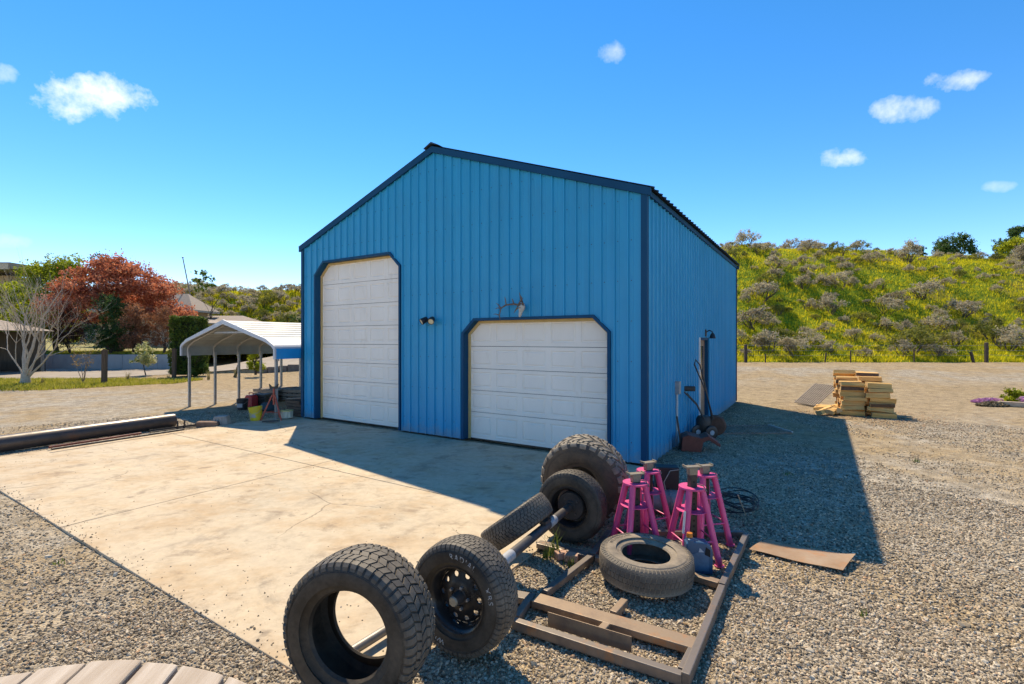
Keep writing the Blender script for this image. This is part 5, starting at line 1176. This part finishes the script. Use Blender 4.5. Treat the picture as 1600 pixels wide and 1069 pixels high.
def blobset(seed, n, sx, sy, z0, z1, r):
    g = random.Random(seed); out = []
    for i in range(n):
        z = g.uniform(z0, z1); k = math.sin(math.pi * min(1, max(.12, (z - z0 + .35) / (z1 - z0 + .5))))**.6; a = g.uniform(0, 6.28); u = math.sqrt(g.random()) * k
        out.append(((math.cos(a) * u * sx, math.sin(a) * u * sy, z), (r * g.uniform(.6, 1.2), r * g.uniform(.6, 1.2), r * g.uniform(.5, .9))))
    return out
bushy('leafy_tree', 'tall yellow-green tree behind the bare white tree', 'tree', (-37.5, 40, 1), blobset(1, 46, 3.0, 2.6, 1.2, 7.4, 1.0), 24000, .10, YG, 21, (2.6, .2))
bushy('leafy_tree', 'yellow-green tree at the left frame edge, lower than its neighbour', 'tree', (-42.5, 40.5, 1), blobset(2, 44, 3.4, 2.8, .6, 5.4, 1.0), 20000, .10, YG, 22, (2.0, .2))
bushy('evergreen_tree', 'dark conifer tip poking above the yellow-green tree', 'tree', (-47.5, 56, 3), blobset(3, 30, 1.6, 1.6, 2, 9.3, .7), 5000, .10, DG, 23, (3, .2))
bushy('evergreen_tree', 'dark conifer cut by the left frame edge', 'tree', (-53.6, 48, 3), blobset(31, 30, 1.2, 1.2, 2, 10.0, .6), 5000, .10, DG, 24, (3, .2))
bushy('garden_shrub', 'tall dark green shrub under the maple', 'shrub', (-28.6, 34.6, .95), blobset(4, 26, 1.25, .9, .5, 3.9, .62), 9000, .07, DG, 25)
bushy('garden_shrub', 'rust-brown shrub under the maple, right of the dark shrub', 'shrub', (-27.0, 34.6, .95), blobset(5, 24, 1.15, .8, .7, 3.3, .55), 7000, .06, RUS, 26)
bushy('garden_shrub', 'second rust-brown shrub behind the hedge block', 'shrub', (-25.0, 34.8, .95), blobset(6, 24, 1.2, .8, .7, 3.2, .55), 6000, .06, RUS, 27)
bushy('garden_shrub', 'dark tangle of shrub left of the dark green one', 'shrub', (-31.8, 35.0, .95), blobset(36, 24, 1.2, .8, .7, 3.2, .55), 5000, .06, leafmat('dull_brown_leaf', [(.05, .025, .018), (.10, .045, .03), (.13, .07, .04)], .3), 28)
bushy('garden_shrub', 'loose green shrub growing between maple and hedge', 'shrub', (-21.6, 33.2, .6), blobset(37, 20, .9, .7, .3, 2.4, .5), 5000, .06, MG, 29)
# clipped hedge block
hd = thing('clipped_hedge', 'tall clipped box-shaped evergreen hedge left of the carport', 'hedge', (-17.7, 26.6, 0)); rh = np.random.default_rng(9)
n = 16000; q = rh.uniform(-1, 1, (n, 3)); f_ = rh.integers(0, 3, n); q[np.arange(n), f_] = np.sign(q[np.arange(n), f_]) * rh.uniform(.82, 1.02, n)
wx = .74 + .05 * np.sin(q[:, 2] * 7 + q[:, 1] * 3); C = np.stack([q[:, 0] * wx * (1 - .10 * (q[:, 2] + 1) / 2), q[:, 1] * .62, 1.62 + q[:, 2] * 1.62 * (1 + .02 * np.sin(q[:, 0] * 5))], 1); C = C[C[:, 2] > .15]
V, Fq = leaves(rh, C, .06, .3, .45); npmesh('foliage', V, Fq, leafmat('hedge_green', [(.05, .085, .016), (.10, .15, .02), (.18, .22, .03)], .4), hd)
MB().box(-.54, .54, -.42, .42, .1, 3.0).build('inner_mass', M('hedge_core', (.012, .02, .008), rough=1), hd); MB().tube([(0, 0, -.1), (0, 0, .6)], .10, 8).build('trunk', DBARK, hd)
bushy('low_shrub', 'leafy low shrub at the right foot of the clipped hedge', 'shrub', P(309, 588) + Vector((0, -.2, 0)), blobset(11, 14, .55, .4, .15, 1.5, .32), 3200, .05, MG, 31)
bushy('blossom_tree', 'small young tree with pale yellow blossom beside the drive', 'tree', P(229, 587), blobset(12, 18, .62, .5, .75, 1.75, .32), 2600, .05, leafmat('pale_blossom', [(.16, .20, .04), (.34, .36, .12), (.62, .58, .36)], .45), 32, (.75, .035))
bushy('green_shrub', 'bright green shrub on the kerb bank seen through the carport', 'shrub', (-13.9, 26.3, .2), blobset(13, 14, .5, .4, .2, 1.2, .3), 2600, .05, YG, 33)
for i, (px, pb, pt, w, lab) in enumerate(((163, 600, 547, .085, 'thick weathered fence post beside the bare sapling'), (272, 590, 545, .08, 'dark fence post in front of the clipped hedge'), (366, 589, 570, .06, 'short leaning dark post seen through the carport'))):
    p = P(px, pb); h = (pb - pt) / F_PX * p.y; o = MB(); o.hexa([(-w, -w, -.1), (w, -w, -.1), (w, w, -.1), (-w, w, -.1), (-w * .96 + (.25 if i == 2 else .02), -w, h), (w * .94 + (.25 if i == 2 else .02), -w, h + .03), (w + (.25 if i == 2 else .02), w, h), (-w + (.25 if i == 2 else .02), w, h - .02)])
    o = o.build('fence_post', M('old_post_wood', (.14, .09, .055), (.07, .045, .03), rough=.95, scale=5, stretch=(4, 4, .4), bmp=.4), None, bevel=.015, loc=p); tag(o, lab, 'post')
for i, (x, y, h, s) in enumerate(((-18.6, 23.5, .7, 41), (-15.2, 24.3, .7, 42), (-14.8, 26.0, .8, 43), (-16.9, 23.9, .5, 44), (-20.9, 21.6, .5, 45))):
    weed('dry_weed', (x, y, 0), h, 30, s, ('dry grass clump at the right end of lawn', 'dry grass clump just left of the carport legs', 'tall straw-coloured weed on the kerb bank', 'low straw-coloured tuft near the dark fence post', 'tuft of grass at the foot of the tall weathered post')[i], 'weed', leafmat('straw', [(.20, .17, .06), (.34, .28, .12)], .4))
up_ = thing('utility_pole', 'thin leaning utility pole above the tan house roof', 'pole', (-39.0, 58, 5)); MB().tube([(1.0, 0, 0), (-.35, 0, 6.8)], [.08, .055], 8).build('mast', OLDW, up_, smooth=40); MB().lathez([(0, 0), (.11, 0), (.09, .12), (0, .16)], 10).build('cap', GALV, up_, loc=(-.36, 0, 6.8))
bushy('tall_tree', 'slender open-crowned tree rising above the garage roof', 'tree', (-34.6, 54.5, 1.5), [((-.1, 0, 8.0), (.8, .7, .35)), ((.7, 0, 7.4), (.7, .7, .3)), ((-.8, .2, 7.2), (.7, .6, .3)), ((.4, 0, 6.6), (.9, .8, .35)), ((-.5, 0, 6.2), (.8, .7, .3))], 1500, .10, MG, 51, (3.0, .12))
for i in range(9):
    x = -24.3 + i * 0.95; y = 51 + .4 * (i % 2)
    t = thing('arborvitae', '%s dark arborvitae from the left in the row behind the carport' % ('first', 'second', 'third', 'fourth', 'fifth', 'sixth', 'seventh', 'eighth', 'ninth')[i], 'tree', (x, y, 1.2 + .02 * i), 0, 'arborvitae row behind the carport')
    crown('crown', DG if i % 3 else MG, t, blobset(60 + i, 16, .45, .45, .3, 3.0 + .4 * (i % 2), .34), 1500, .07, 60 + i); MB().tube([(0, 0, -.2), (0, 0, 1)], .07, 6).build('trunk', DBARK, t)

# ------------------------------------------------------------------ sagebrush hill
SAGE = leafmat('sage_leaf', [(.18, .155, .10), (.35, .30, .205), (.52, .46, .33), (.40, .36, .17)], .45)
OLIVE = leafmat('olive_brush', [(.10, .115, .02), (.19, .20, .035), (.30, .28, .05)], .45)
TWIG = M('sage_twig', (.12, .095, .075), (.06, .048, .038), rough=.95, scale=10)
sage_meshes = []
for v in range(9):
    g = random.Random(100 + v); rng = np.random.default_rng(100 + v); mat = OLIVE if v >= 7 else SAGE
    m_ = MB()
    for i in range(5): a = g.uniform(0, 6.28); branches(m_, (0, 0, -.1), (math.cos(a) * .8, math.sin(a) * .8, .9), .42, .035, 2, g, .7, 4, (2, 3), .3, .75)
    bl = []
    for i in range(15):
        a = g.uniform(0, 6.28); u = math.sqrt(g.random()) * .62; z = .45 + .5 * (1 - (u / .62)**2) * g.uniform(.5, 1) ; bl.append(((math.cos(a) * u, math.sin(a) * u, z), (g.uniform(.14, .26), g.uniform(.14, .26), g.uniform(.10, .18))))
    C = clumps(rng, bl, 1500, 14, .38, .4); V, Fq = leaves(rng, C, .048, .5, .42)
    nb = len(m_.v); me = bpy.data.meshes.new('sagebrush'); me.from_pydata(m_.v + [tuple(p) for p in V], [], m_.f + [tuple(int(i) + nb for i in f) for f in Fq])
    me.materials.append(TWIG); me.materials.append(mat); mi = [0] * len(m_.f) + [1] * len(Fq); me.polygons.foreach_set('material_index', mi); sage_meshes.append(me)
rs_ = random.Random(77); placed = []
def sage(X, Y, s, lab, grp, var=None):
    o = bpy.data.objects.new('sagebrush', sage_meshes[var if var is not None else (rs_.randrange(7) if rs_.random() < .80 else rs_.randrange(7, 9))]); COL.objects.link(o)
    o.location = (X, Y, float(hillz(X, Y)) - .05); o.scale = (s * rs_.uniform(.85, 1.2), s * rs_.uniform(.85, 1.2), s * rs_.uniform(.8, 1.1)); o.rotation_euler = (rs_.uniform(-.12, .12), rs_.uniform(-.12, .12), rs_.uniform(0, 6.28)); tag(o, lab, 'shrub', grp); placed.append((X, Y))
def scatter(n, xr, ur, dmin, lab, grp, size, vis, _m=1.0):
    k = tries = 0
    while k < n and tries < n * 150:
        tries += 1; X = rs_.uniform(*xr); u = rs_.uniform(*ur); Y = float(hill_base(X)) + u * 20
        if not vis(800 + X / Y * F_PX): continue
        if math.sin(X * .31 + 2 * math.sin(Y * .23)) + math.sin(Y * .42 + 1.7 * math.sin(X * .19)) < rs_.uniform(-2.2, .6): continue
        s = rs_.choice(size) * rs_.uniform(.75, 1.3)
        if any((X - a)**2 + ((Y - b_) * 1.0)**2 < (dmin * (.45 + .35 * s) * (.7 if rs_.random() < .35 else 1))**2 for a, b_ in placed): continue
        sage(X, Y, s, lab, grp); k += 1
    return k
LABR = 'grey-green sagebrush up on the sunlit grassy hillside right of the shop'
NEAR = ((1200, 1.5, 1.5, 'big pale sagebrush behind the diagonal brace rail beside the shop'), (1240, .9, 1.4, 'big pale sagebrush at the hill foot, second from the shop'), (1185, 2.6, 1.1, 'sagebrush just uphill of the fence post next to the shop'), (1300, 1.4, .8, 'small sagebrush uphill of the leaning thin stake'),
        (1425, 1.6, 1.8, 'largest sagebrush at the hill foot, around the thin stake'), (1410, .9, 1.0, 'low sagebrush left in front of the largest one'), (1445, 2.6, 1.6, 'broad sagebrush uphill of the largest one'), (1490, 2.5, 1.3, 'sagebrush left of the leaning dark post'), (1462, .8, 1.0, 'low grey sagebrush between largest one and the leaning post'),
        (1575, 2.0, 1.8, 'big sagebrush right of the thick right fence post'), (1350, .7, .7, 'smallest low sagebrush right of the upright steel stake'), (1235, 2.8, 1.3, 'dark-stemmed sagebrush uphill of the second big pale one'))
for px, d_, s, lab in NEAR:
    r = (px - 800) / F_PX; Y = 30 + d_; sage(r * Y, Y, s, lab, 'sagebrush along the hill-foot fence')
nr = scatter(190, (11, 66), (.05, 1.05), 1.5, LABR, 'sagebrush on the right hillside', (.45, .6, .8, 1.0, 1.2, 1.6), lambda p: 1095 < p < 1640)
LABL = 'grey-green brush covering the hill behind the carport and tan house'
nl = scatter(100, (-52, -18), (.0, 1.1), 1.7, LABL, 'brush on the left hill', (1.2, 1.5, 1.8), lambda p: 265 < p < 480)
LABC = 'brush standing along the skyline of the right hill'
nc = scatter(26, (16, 66), (1.06, 1.3), 1.6, LABC, 'brush on the right skyline', (.6, .8), lambda p: 1090 < p < 1630)
print('sage', nr, nl, nc)
n = 40000; X = rngG.uniform(10, 68, n); Y = hill_base(X) + rngG.uniform(-.01, 1.25, n)**1.25 * 20; k = (X / Y * F_PX + 800 > 1080) & (X / Y * F_PX + 800 < 1660); X, Y = X[k], Y[k]
o = tufts('hill_grass', np.stack([X, Y, hillz(X, Y) - .02], 1), .21, HG, 6, .022, .18, .8, 5); tag(o, 'yellow-green spring grass covering the right hillside', 'grass', kind='stuff')
n = 15000; X = rngG.uniform(-56, -14, n); Y = hill_base(X) + rngG.uniform(-.02, 1.2, n) * 20; k = (X / Y * F_PX + 800 > 240) & (X / Y * F_PX + 800 < 490); X, Y = X[k], Y[k]
o = tufts('hill_grass', np.stack([X, Y, hillz(X, Y) - .02], 1), .45, HG, 5, .035, .18, .6, 6); tag(o, 'green grass between the brush on the left hill', 'grass', kind='stuff')
def hp(px, u, dz=0): 
    for _ in range(1):
        Y = 30 + 20 * u; X = (px - 800) / F_PX * Y
    return (X, Y, float(hillz(X, Y)) + dz)
bushy('hill_tree', 'round dark green tree clump on the right skyline', 'tree', hp(1490, 1.6, .0), blobset(71, 40, 2.6, 1.9, .8, 4.6, .85), 11000, .12, DG, 71, (1.4, .16))
bushy('hill_tree', 'small round dark tree left of the skyline clump', 'tree', hp(1437, 1.5, .2), blobset(72, 10, .6, .6, 1.2, 2.7, .45), 1600, .10, DG, 72, (.9, .08))
bushy('hill_tree', 'tall dark conifer at the right frame edge on the hill', 'tree', hp(1588, 1.7, 0), blobset(73, 40, 1.9, 1.5, .6, 6.4, .75), 9000, .12, DG, 73, (1.7, .16))
bushy('hill_tree', 'bright green rounded tree in front of the right conifer', 'tree', hp(1592, 1.05, -.3), blobset(74, 26, 1.9, 1.4, .5, 2.4, .6), 7000, .09, YG, 74, (.7, .1))
bushy('hill_tree', 'narrow dark cypress left of the right conifer', 'tree', hp(1560, 1.65, 0), blobset(75, 18, .6, .6, .3, 4.4, .5), 3600, .10, DG, 75, (1.1, .1))
# fence along the hill foot
PWD = M('fence_wood', (.08, .06, .045), (.045, .035, .028), rough=.95, scale=5)
for i, (px, pb, pt, lean, lab) in enumerate(((1165, 558, 530, 0, 'dark fence post at hill foot next to the shop'), (1541, 568, 537, 0, 'thick dark fence post at hill foot near right frame edge'), (1523, 568, 551, -.25, 'leaning dark post beside the thick right fence post'), (1196, 553, 540, 0, 'thin fence stake right of the post beside the shop'), (1288, 563, 548, .1, 'leaning thin stake at the hill foot'), (1329, 562, 543, 0, 'thin upright steel stake at the hill foot'), (1428, 566, 545, 0, 'thin stake among the large sagebrush'))):
    Y = 29.6; X = (px - 800) / F_PX * Y; z0 = float(gz(X, Y)); h = (pb - pt) / F_PX * Y; w = .075 if i in (0, 1) else .06 if i == 2 else .03
    o = MB().hexa([(-w, -w, -.3), (w, -w, -.3), (w, w, -.3), (-w, w, -.3), (-w + lean, -w, h), (w + lean, -w, h), (w + lean, w, h + .02), (-w + lean, w, h)]).build('fence_post', PWD, None, bevel=.01, loc=(X, Y, z0)); tag(o, lab, 'post')
o = MB().bar((11.55, 29.6, 1.35), (13.1, 29.6, .5), .06, .06).build('brace_rail', PWD, None); tag(o, 'diagonal brace rail beside the fence post next to the shop', 'rail')
for z in (.45, .75, 1.05):
    m_ = MB(); pts = []
    for X in np.linspace(13, 42, 30): pts.append((X, 29.62, float(gz(X, 29.6)) + z + .02 * math.sin(X * 2)))
    o = m_.tube(pts, .006, 4).build('fence_wire', GALV, None); tag(o, {.45: 'lowest', .75: 'middle', 1.05: 'topmost'}[z] + ' thin fence wire strung along the hill foot', 'wire', 'fence wires along the hill foot')
o = MB().tube([(0, 0, .12), (.6, .1, .3), (1.2, .05, .22), (2.2, .2, .16)], [.05, .045, .035, .02], 6).build('dead_branch', DBARK, None, loc=hp(1370, .28)); tag(o, 'dark dead branch lying across the lower hillside', 'branch')
# flower bed at right
fb = P(1585, 640); 
o = MB().bar((0, 0, .07), (2.2, -1.35, .07), .16, .14).build('timber_edging', M('pale_timber', (.55, .43, .31), (.42, .31, .21), rough=.85, scale=4, stretch=(1, 5, 5)), None, bevel=.01, loc=(P(1560, 634).x, P(1560, 634).y, 0)); tag(o, 'pale timber edging beam of the flower bed', 'beam')
PHL = leafmat('pink_phlox', [(.40, .16, .36), (.52, .26, .46), (.58, .36, .52)], .3)
def mat_plant(name, lab, c, rx, ry, h, n, mat, seed, cat):
    rng = np.random.default_rng(seed); d = rng.normal(size=(n, 2)); d /= np.linalg.norm(d, axis=1)[:, None]; u = np.sqrt(rng.uniform(0, 1, (n, 1))); q = d * u
    C = np.stack([q[:, 0] * rx, q[:, 1] * ry, h * (1 - u[:, 0]**2) * rng.uniform(.3, 1.0, n) + .02], 1); V, Fq = leaves(rng, C, .035, 1.2, .8); o = npmesh(name, V, Fq, mat); o.location = c; return tag(o, lab, cat)
mat_plant('creeping_phlox', 'mat of pink creeping phlox left of the small green shrub', P(1548, 629), .55, .35, .12, 2200, PHL, 81, 'flowers')
mat_plant('creeping_phlox', 'mat of pink creeping phlox right of the small green shrub', P(1606, 628), .4, .3, .16, 2000, PHL, 82, 'flowers')
mat_plant('dry_mat_plant', 'greyish dry mat at the end of the timber edging', P(1552, 634), .5, .25, .12, 1200, leafmat('dry_mat', [(.20, .16, .10), (.32, .26, .17)], .2), 83, 'plant')
bushy('small_shrub', 'small bright green shrub among the pink flowers', 'shrub', P(1584, 632), blobset(84, 10, .22, .2, .1, .42, .16), 1500, .035, YG, 84, (.25, .02))

# ------------------------------------------------------------------ loose gravel: real stones
def inside(X, Y, m=0.0):
    dx, dy = X - L0.x, Y - L0.y; s = dx * UX.x + dy * UX.y; d = dx * UY.x + dy * UY.y
    slab_ = (s > SL_X0 - m) & (s < SL_X1 + m) & (d > SL_Y0 - m) & (d < .1)
    return slab_ | ((s > -.03) & (s < BW + .03) & (d > 0) & (d < BD))
peb = bpy.data.collections.new('pebble_kinds')
def pebble_mat():
    m, nt, b = nodes_of('crushed_rock'); oi = nt.nodes.new('ShaderNodeObjectInfo'); v = coord(nt, 'Object')
    c = ramp(nt, oi.outputs['Random'], [(0, (.12, .095, .068)), (.25, (.26, .208, .142)), (.55, (.41, .33, .228)), (.8, (.55, .455, .325)), (.93, (.66, .565, .42)), (1, (.54, .33, .18))])
    c = mix(nt, 1.0, c, ramp(nt, tnoise(nt, 1.2, 4, .6, v), [(.3, .75), (.7, 1.12)]), 'MULTIPLY'); nt.links.new(c, b.inputs['Base Color']); b.inputs['Roughness'].default_value = .95; b.inputs['Specular IOR Level'].default_value = .12
    return m
PBM = pebble_mat(); rp = random.Random(2)
for v in range(7):
    bm = bmesh.new(); bmesh.ops.create_icosphere(bm, subdivisions=1, radius=1.0)
    sx, sy, sz_ = rp.uniform(.8, 1.25), rp.uniform(.7, 1.0), rp.uniform(.45, .7)
    for p in bm.verts: k = rp.uniform(.78, 1.2); p.co = Vector((p.co.x * sx * k, p.co.y * sy * k, p.co.z * sz_ * k))
    for c_ in range(2):
        n_ = Vector((rp.gauss(0, 1), rp.gauss(0, 1), rp.gauss(0, .6))).normalized()
        for p in bm.verts:
            e_ = p.co.dot(n_) - .55
            if e_ > 0: p.co -= n_ * e_
    me = bpy.data.meshes.new('pebble'); bm.to_mesh(me); bm.free(); me.materials.append(PBM); peb.objects.link(bpy.data.objects.new('pebble_kind', me))
ng = bpy.data.node_groups.new('gravel_scatter', 'GeometryNodeTree')
ng.interface.new_socket('Geometry', in_out='INPUT', socket_type='NodeSocketGeometry'); ng.interface.new_socket('Geometry', in_out='OUTPUT', socket_type='NodeSocketGeometry')
gi = ng.nodes.new('NodeGroupInput'); go = ng.nodes.new('NodeGroupOutput'); ip = ng.nodes.new('GeometryNodeInstanceOnPoints'); ci = ng.nodes.new('GeometryNodeCollectionInfo')
ci.inputs['Collection'].default_value = peb; ci.inputs['Separate Children'].default_value = True; ci.inputs['Reset Children'].default_value = True
def nattr(name, t): n = ng.nodes.new('GeometryNodeInputNamedAttribute'); n.data_type = t; n.inputs['Name'].default_value = name; return n.outputs[0]
ng.links.new(gi.outputs[0], ip.inputs['Points']); ng.links.new(ci.outputs[0], ip.inputs['Instance']); ip.inputs['Pick Instance'].default_value = True
ng.links.new(nattr('kind', 'INT'), ip.inputs['Instance Index']); ng.links.new(nattr('rot', 'FLOAT_VECTOR'), ip.inputs['Rotation']); ng.links.new(nattr('scl', 'FLOAT_VECTOR'), ip.inputs['Scale'])
ng.links.new(ip.outputs[0], go.inputs[0])
def gravel(name, lab, X, Y, Z, S, seed):
    rng = np.random.default_rng(seed); n = len(X); me = bpy.data.meshes.new(name); me.vertices.add(n); me.vertices.foreach_set('co', np.stack([X, Y, Z], 1).astype(np.float32).ravel())
    a = me.attributes.new('kind', 'INT', 'POINT'); a.data.foreach_set('value', rng.integers(0, 7, n).astype(np.int32))
    a = me.attributes.new('rot', 'FLOAT_VECTOR', 'POINT'); a.data.foreach_set('vector', np.stack([rng.normal(0, .45, n), rng.normal(0, .45, n), rng.uniform(0, 6.28, n)], 1).astype(np.float32).ravel())
    a = me.attributes.new('scl', 'FLOAT_VECTOR', 'POINT'); s = S[:, None] * rng.uniform(.8, 1.2, (n, 3)); a.data.foreach_set('vector', s.astype(np.float32).ravel())
    o = bpy.data.objects.new(name, me); COL.objects.link(o); md = o.modifiers.new('scatter', 'NODES'); md.node_group = ng; return tag(o, lab, 'gravel', kind='stuff')
rngp = np.random.default_rng(31)
def fbm(X, Y, s):
    return (np.sin(X * s + 1.3 * np.sin(Y * s * .7 + 2)) + np.sin(Y * s * 1.2 + 1.1 * np.sin(X * s * .6 + 4)) + .6 * np.sin((X + Y) * s * 2.3 + 1)) / 2.6
def tracks(X, Y):
    """bare, packed wheel tracks and dirt patches in the yard"""
    t = np.zeros_like(X)
    for off, w in ((6.1, .28), (7.7, .30)): t = np.maximum(t, np.exp(-((X - off - .09 * (Y - 4)**1.0 - .35 * np.sin(Y * .5)) / w)**2) * (X > 3.2))
    t = np.maximum(t, np.exp(-((Y - 4.4 - .45 * (X + 3) * -1.0 + .2 * np.sin(X)) / .3)**2) * (X < -1.5) * .7)
    return np.clip(t * 1.1 + np.clip(fbm(X + 3, Y - 2, .8) - .25, 0, 1) * 1.5, 0, .93)
def field(n, r0, r1, a0, a1, k0=1.0):
    a = R_(1) * rngp.uniform(a0, a1, n); r = np.sqrt(rngp.uniform(r0 * r0, r1 * r1, n)); X, Y = r * np.sin(a), r * np.cos(a)
    k = ~inside(X, Y, .0); k &= rngp.uniform(0, 1, n) < k0 * (1 - tracks(X, Y)); return X[k], Y[k]
parts_ = []
for n, r0, r1, s0, s1 in ((80000, 2.2, 4.6, .005, .016), (90000, 4.6, 8.5, .006, .017), (70000, 8.5, 16, .008, .018)):
    X, Y = field(n, r0, r1, -51, 51); S = np.exp(rngp.uniform(math.log(s0), math.log(s1), len(X))); big = rngp.uniform(0, 1, len(X)) > .992; S[big] *= 1.9
    k = ~((X < -8) & (Y > 18.5)); parts_.append((X[k], Y[k], S[k]))
X, Y, S = (np.concatenate([p[i] for p in parts_]) for i in range(3))
gravel('gravel', 'loose crushed grey gravel covering the yard around the concrete apron', X, Y, gz(X, Y) + S * .22, S, 1)
# grit and flakes of dirt scattered on the concrete
n = 9000; s = rngp.uniform(SL_X0, SL_X1, n); d = SL_Y0 + (SL_Y1 - SL_Y0) * rngp.uniform(0, 1, n); e_ = np.minimum(np.minimum(s - SL_X0, SL_X1 - s), d - SL_Y0); k = rngp.uniform(0, 1, n) < np.clip(.06 + np.exp(-e_ / .10) + .25 * (fbm(s, d, 1.7) > .55), 0, 1); s, d = s[k], d[k]
X = L0.x + UX.x * s + UY.x * d; Y = L0.y + UX.y * s + UY.y * d; S = np.exp(rngp.uniform(math.log(.003), math.log(.009), len(X)))
ne = 450; tt = rngp.uniform(0, 1, ne); off = np.abs(rngp.normal(0, .07, ne)); side = rngp.integers(0, 2, ne); s2 = np.where(side == 0, SL_X0 + (SL_X1 - SL_X0) * tt, SL_X1 - off); d2 = np.where(side == 0, SL_Y0 + off, SL_Y0 + (SL_Y1 - SL_Y0) * tt)
X = np.concatenate([X, L0.x + UX.x * s2 + UY.x * d2]); Y = np.concatenate([Y, L0.y + UX.y * s2 + UY.y * d2]); S = np.concatenate([S, np.exp(rngp.uniform(math.log(.004), math.log(.013), ne))])
gravel('grit', 'grit and small stones scattered over the concrete apron', X, Y, np.full(len(X), .006) + S * .3, S, 2)

# bark chips round the woodpile and dry litter along the shop wall
def litter(name, lab, C, size, mat, seed):
    V, Fq = leaves(np.random.default_rng(seed), C, size, 6.0, .4); o = npmesh(name, V, Fq, mat); return tag(o, lab, 'litter', kind='stuff')
n = 1500; a = rngp.normal(size=(n, 2)) * np.array([1.3, 1.1]) + np.array([wp.x - .3, wp.y + .2]); k = ~inside(a[:, 0], a[:, 1]); a = a[k]
litter('bark_chips', 'bark chips and splinters strewn round the woodpile', np.column_stack([a, gz(a[:, 0], a[:, 1]) + .018]), .035, leafmat('chip', [(.16, .09, .05), (.36, .22, .11), (.55, .38, .20)], .1), 1)
n = 2600; d = rngp.uniform(0, BD, n); off = np.abs(rngp.normal(0, .28, n)) + .05; C = np.array([bw(BW + o_, d_) for o_, d_ in zip(off, d)]); C[:, 2] = gz(C[:, 0], C[:, 1]) + .018
litter('dry_litter', 'dry leaf litter along the foot of the right shop wall', C, .022, leafmat('dry_leaf', [(.10, .065, .035), (.22, .14, .07), (.34, .24, .12)], .1), 2)
n = 5000; a = np.stack([rngp.uniform(-24, 24, n), rngp.uniform(3, 24, n)], 1); a = a[~inside(a[:, 0], a[:, 1], .05)]; C = np.column_stack([a, gz(a[:, 0], a[:, 1]) + .02])
litter('yard_litter', 'scattered dry leaves and twigs on the gravel yard', C, .02, MATS['dry_leaf'], 3)
bpy.context.view_layer.update()
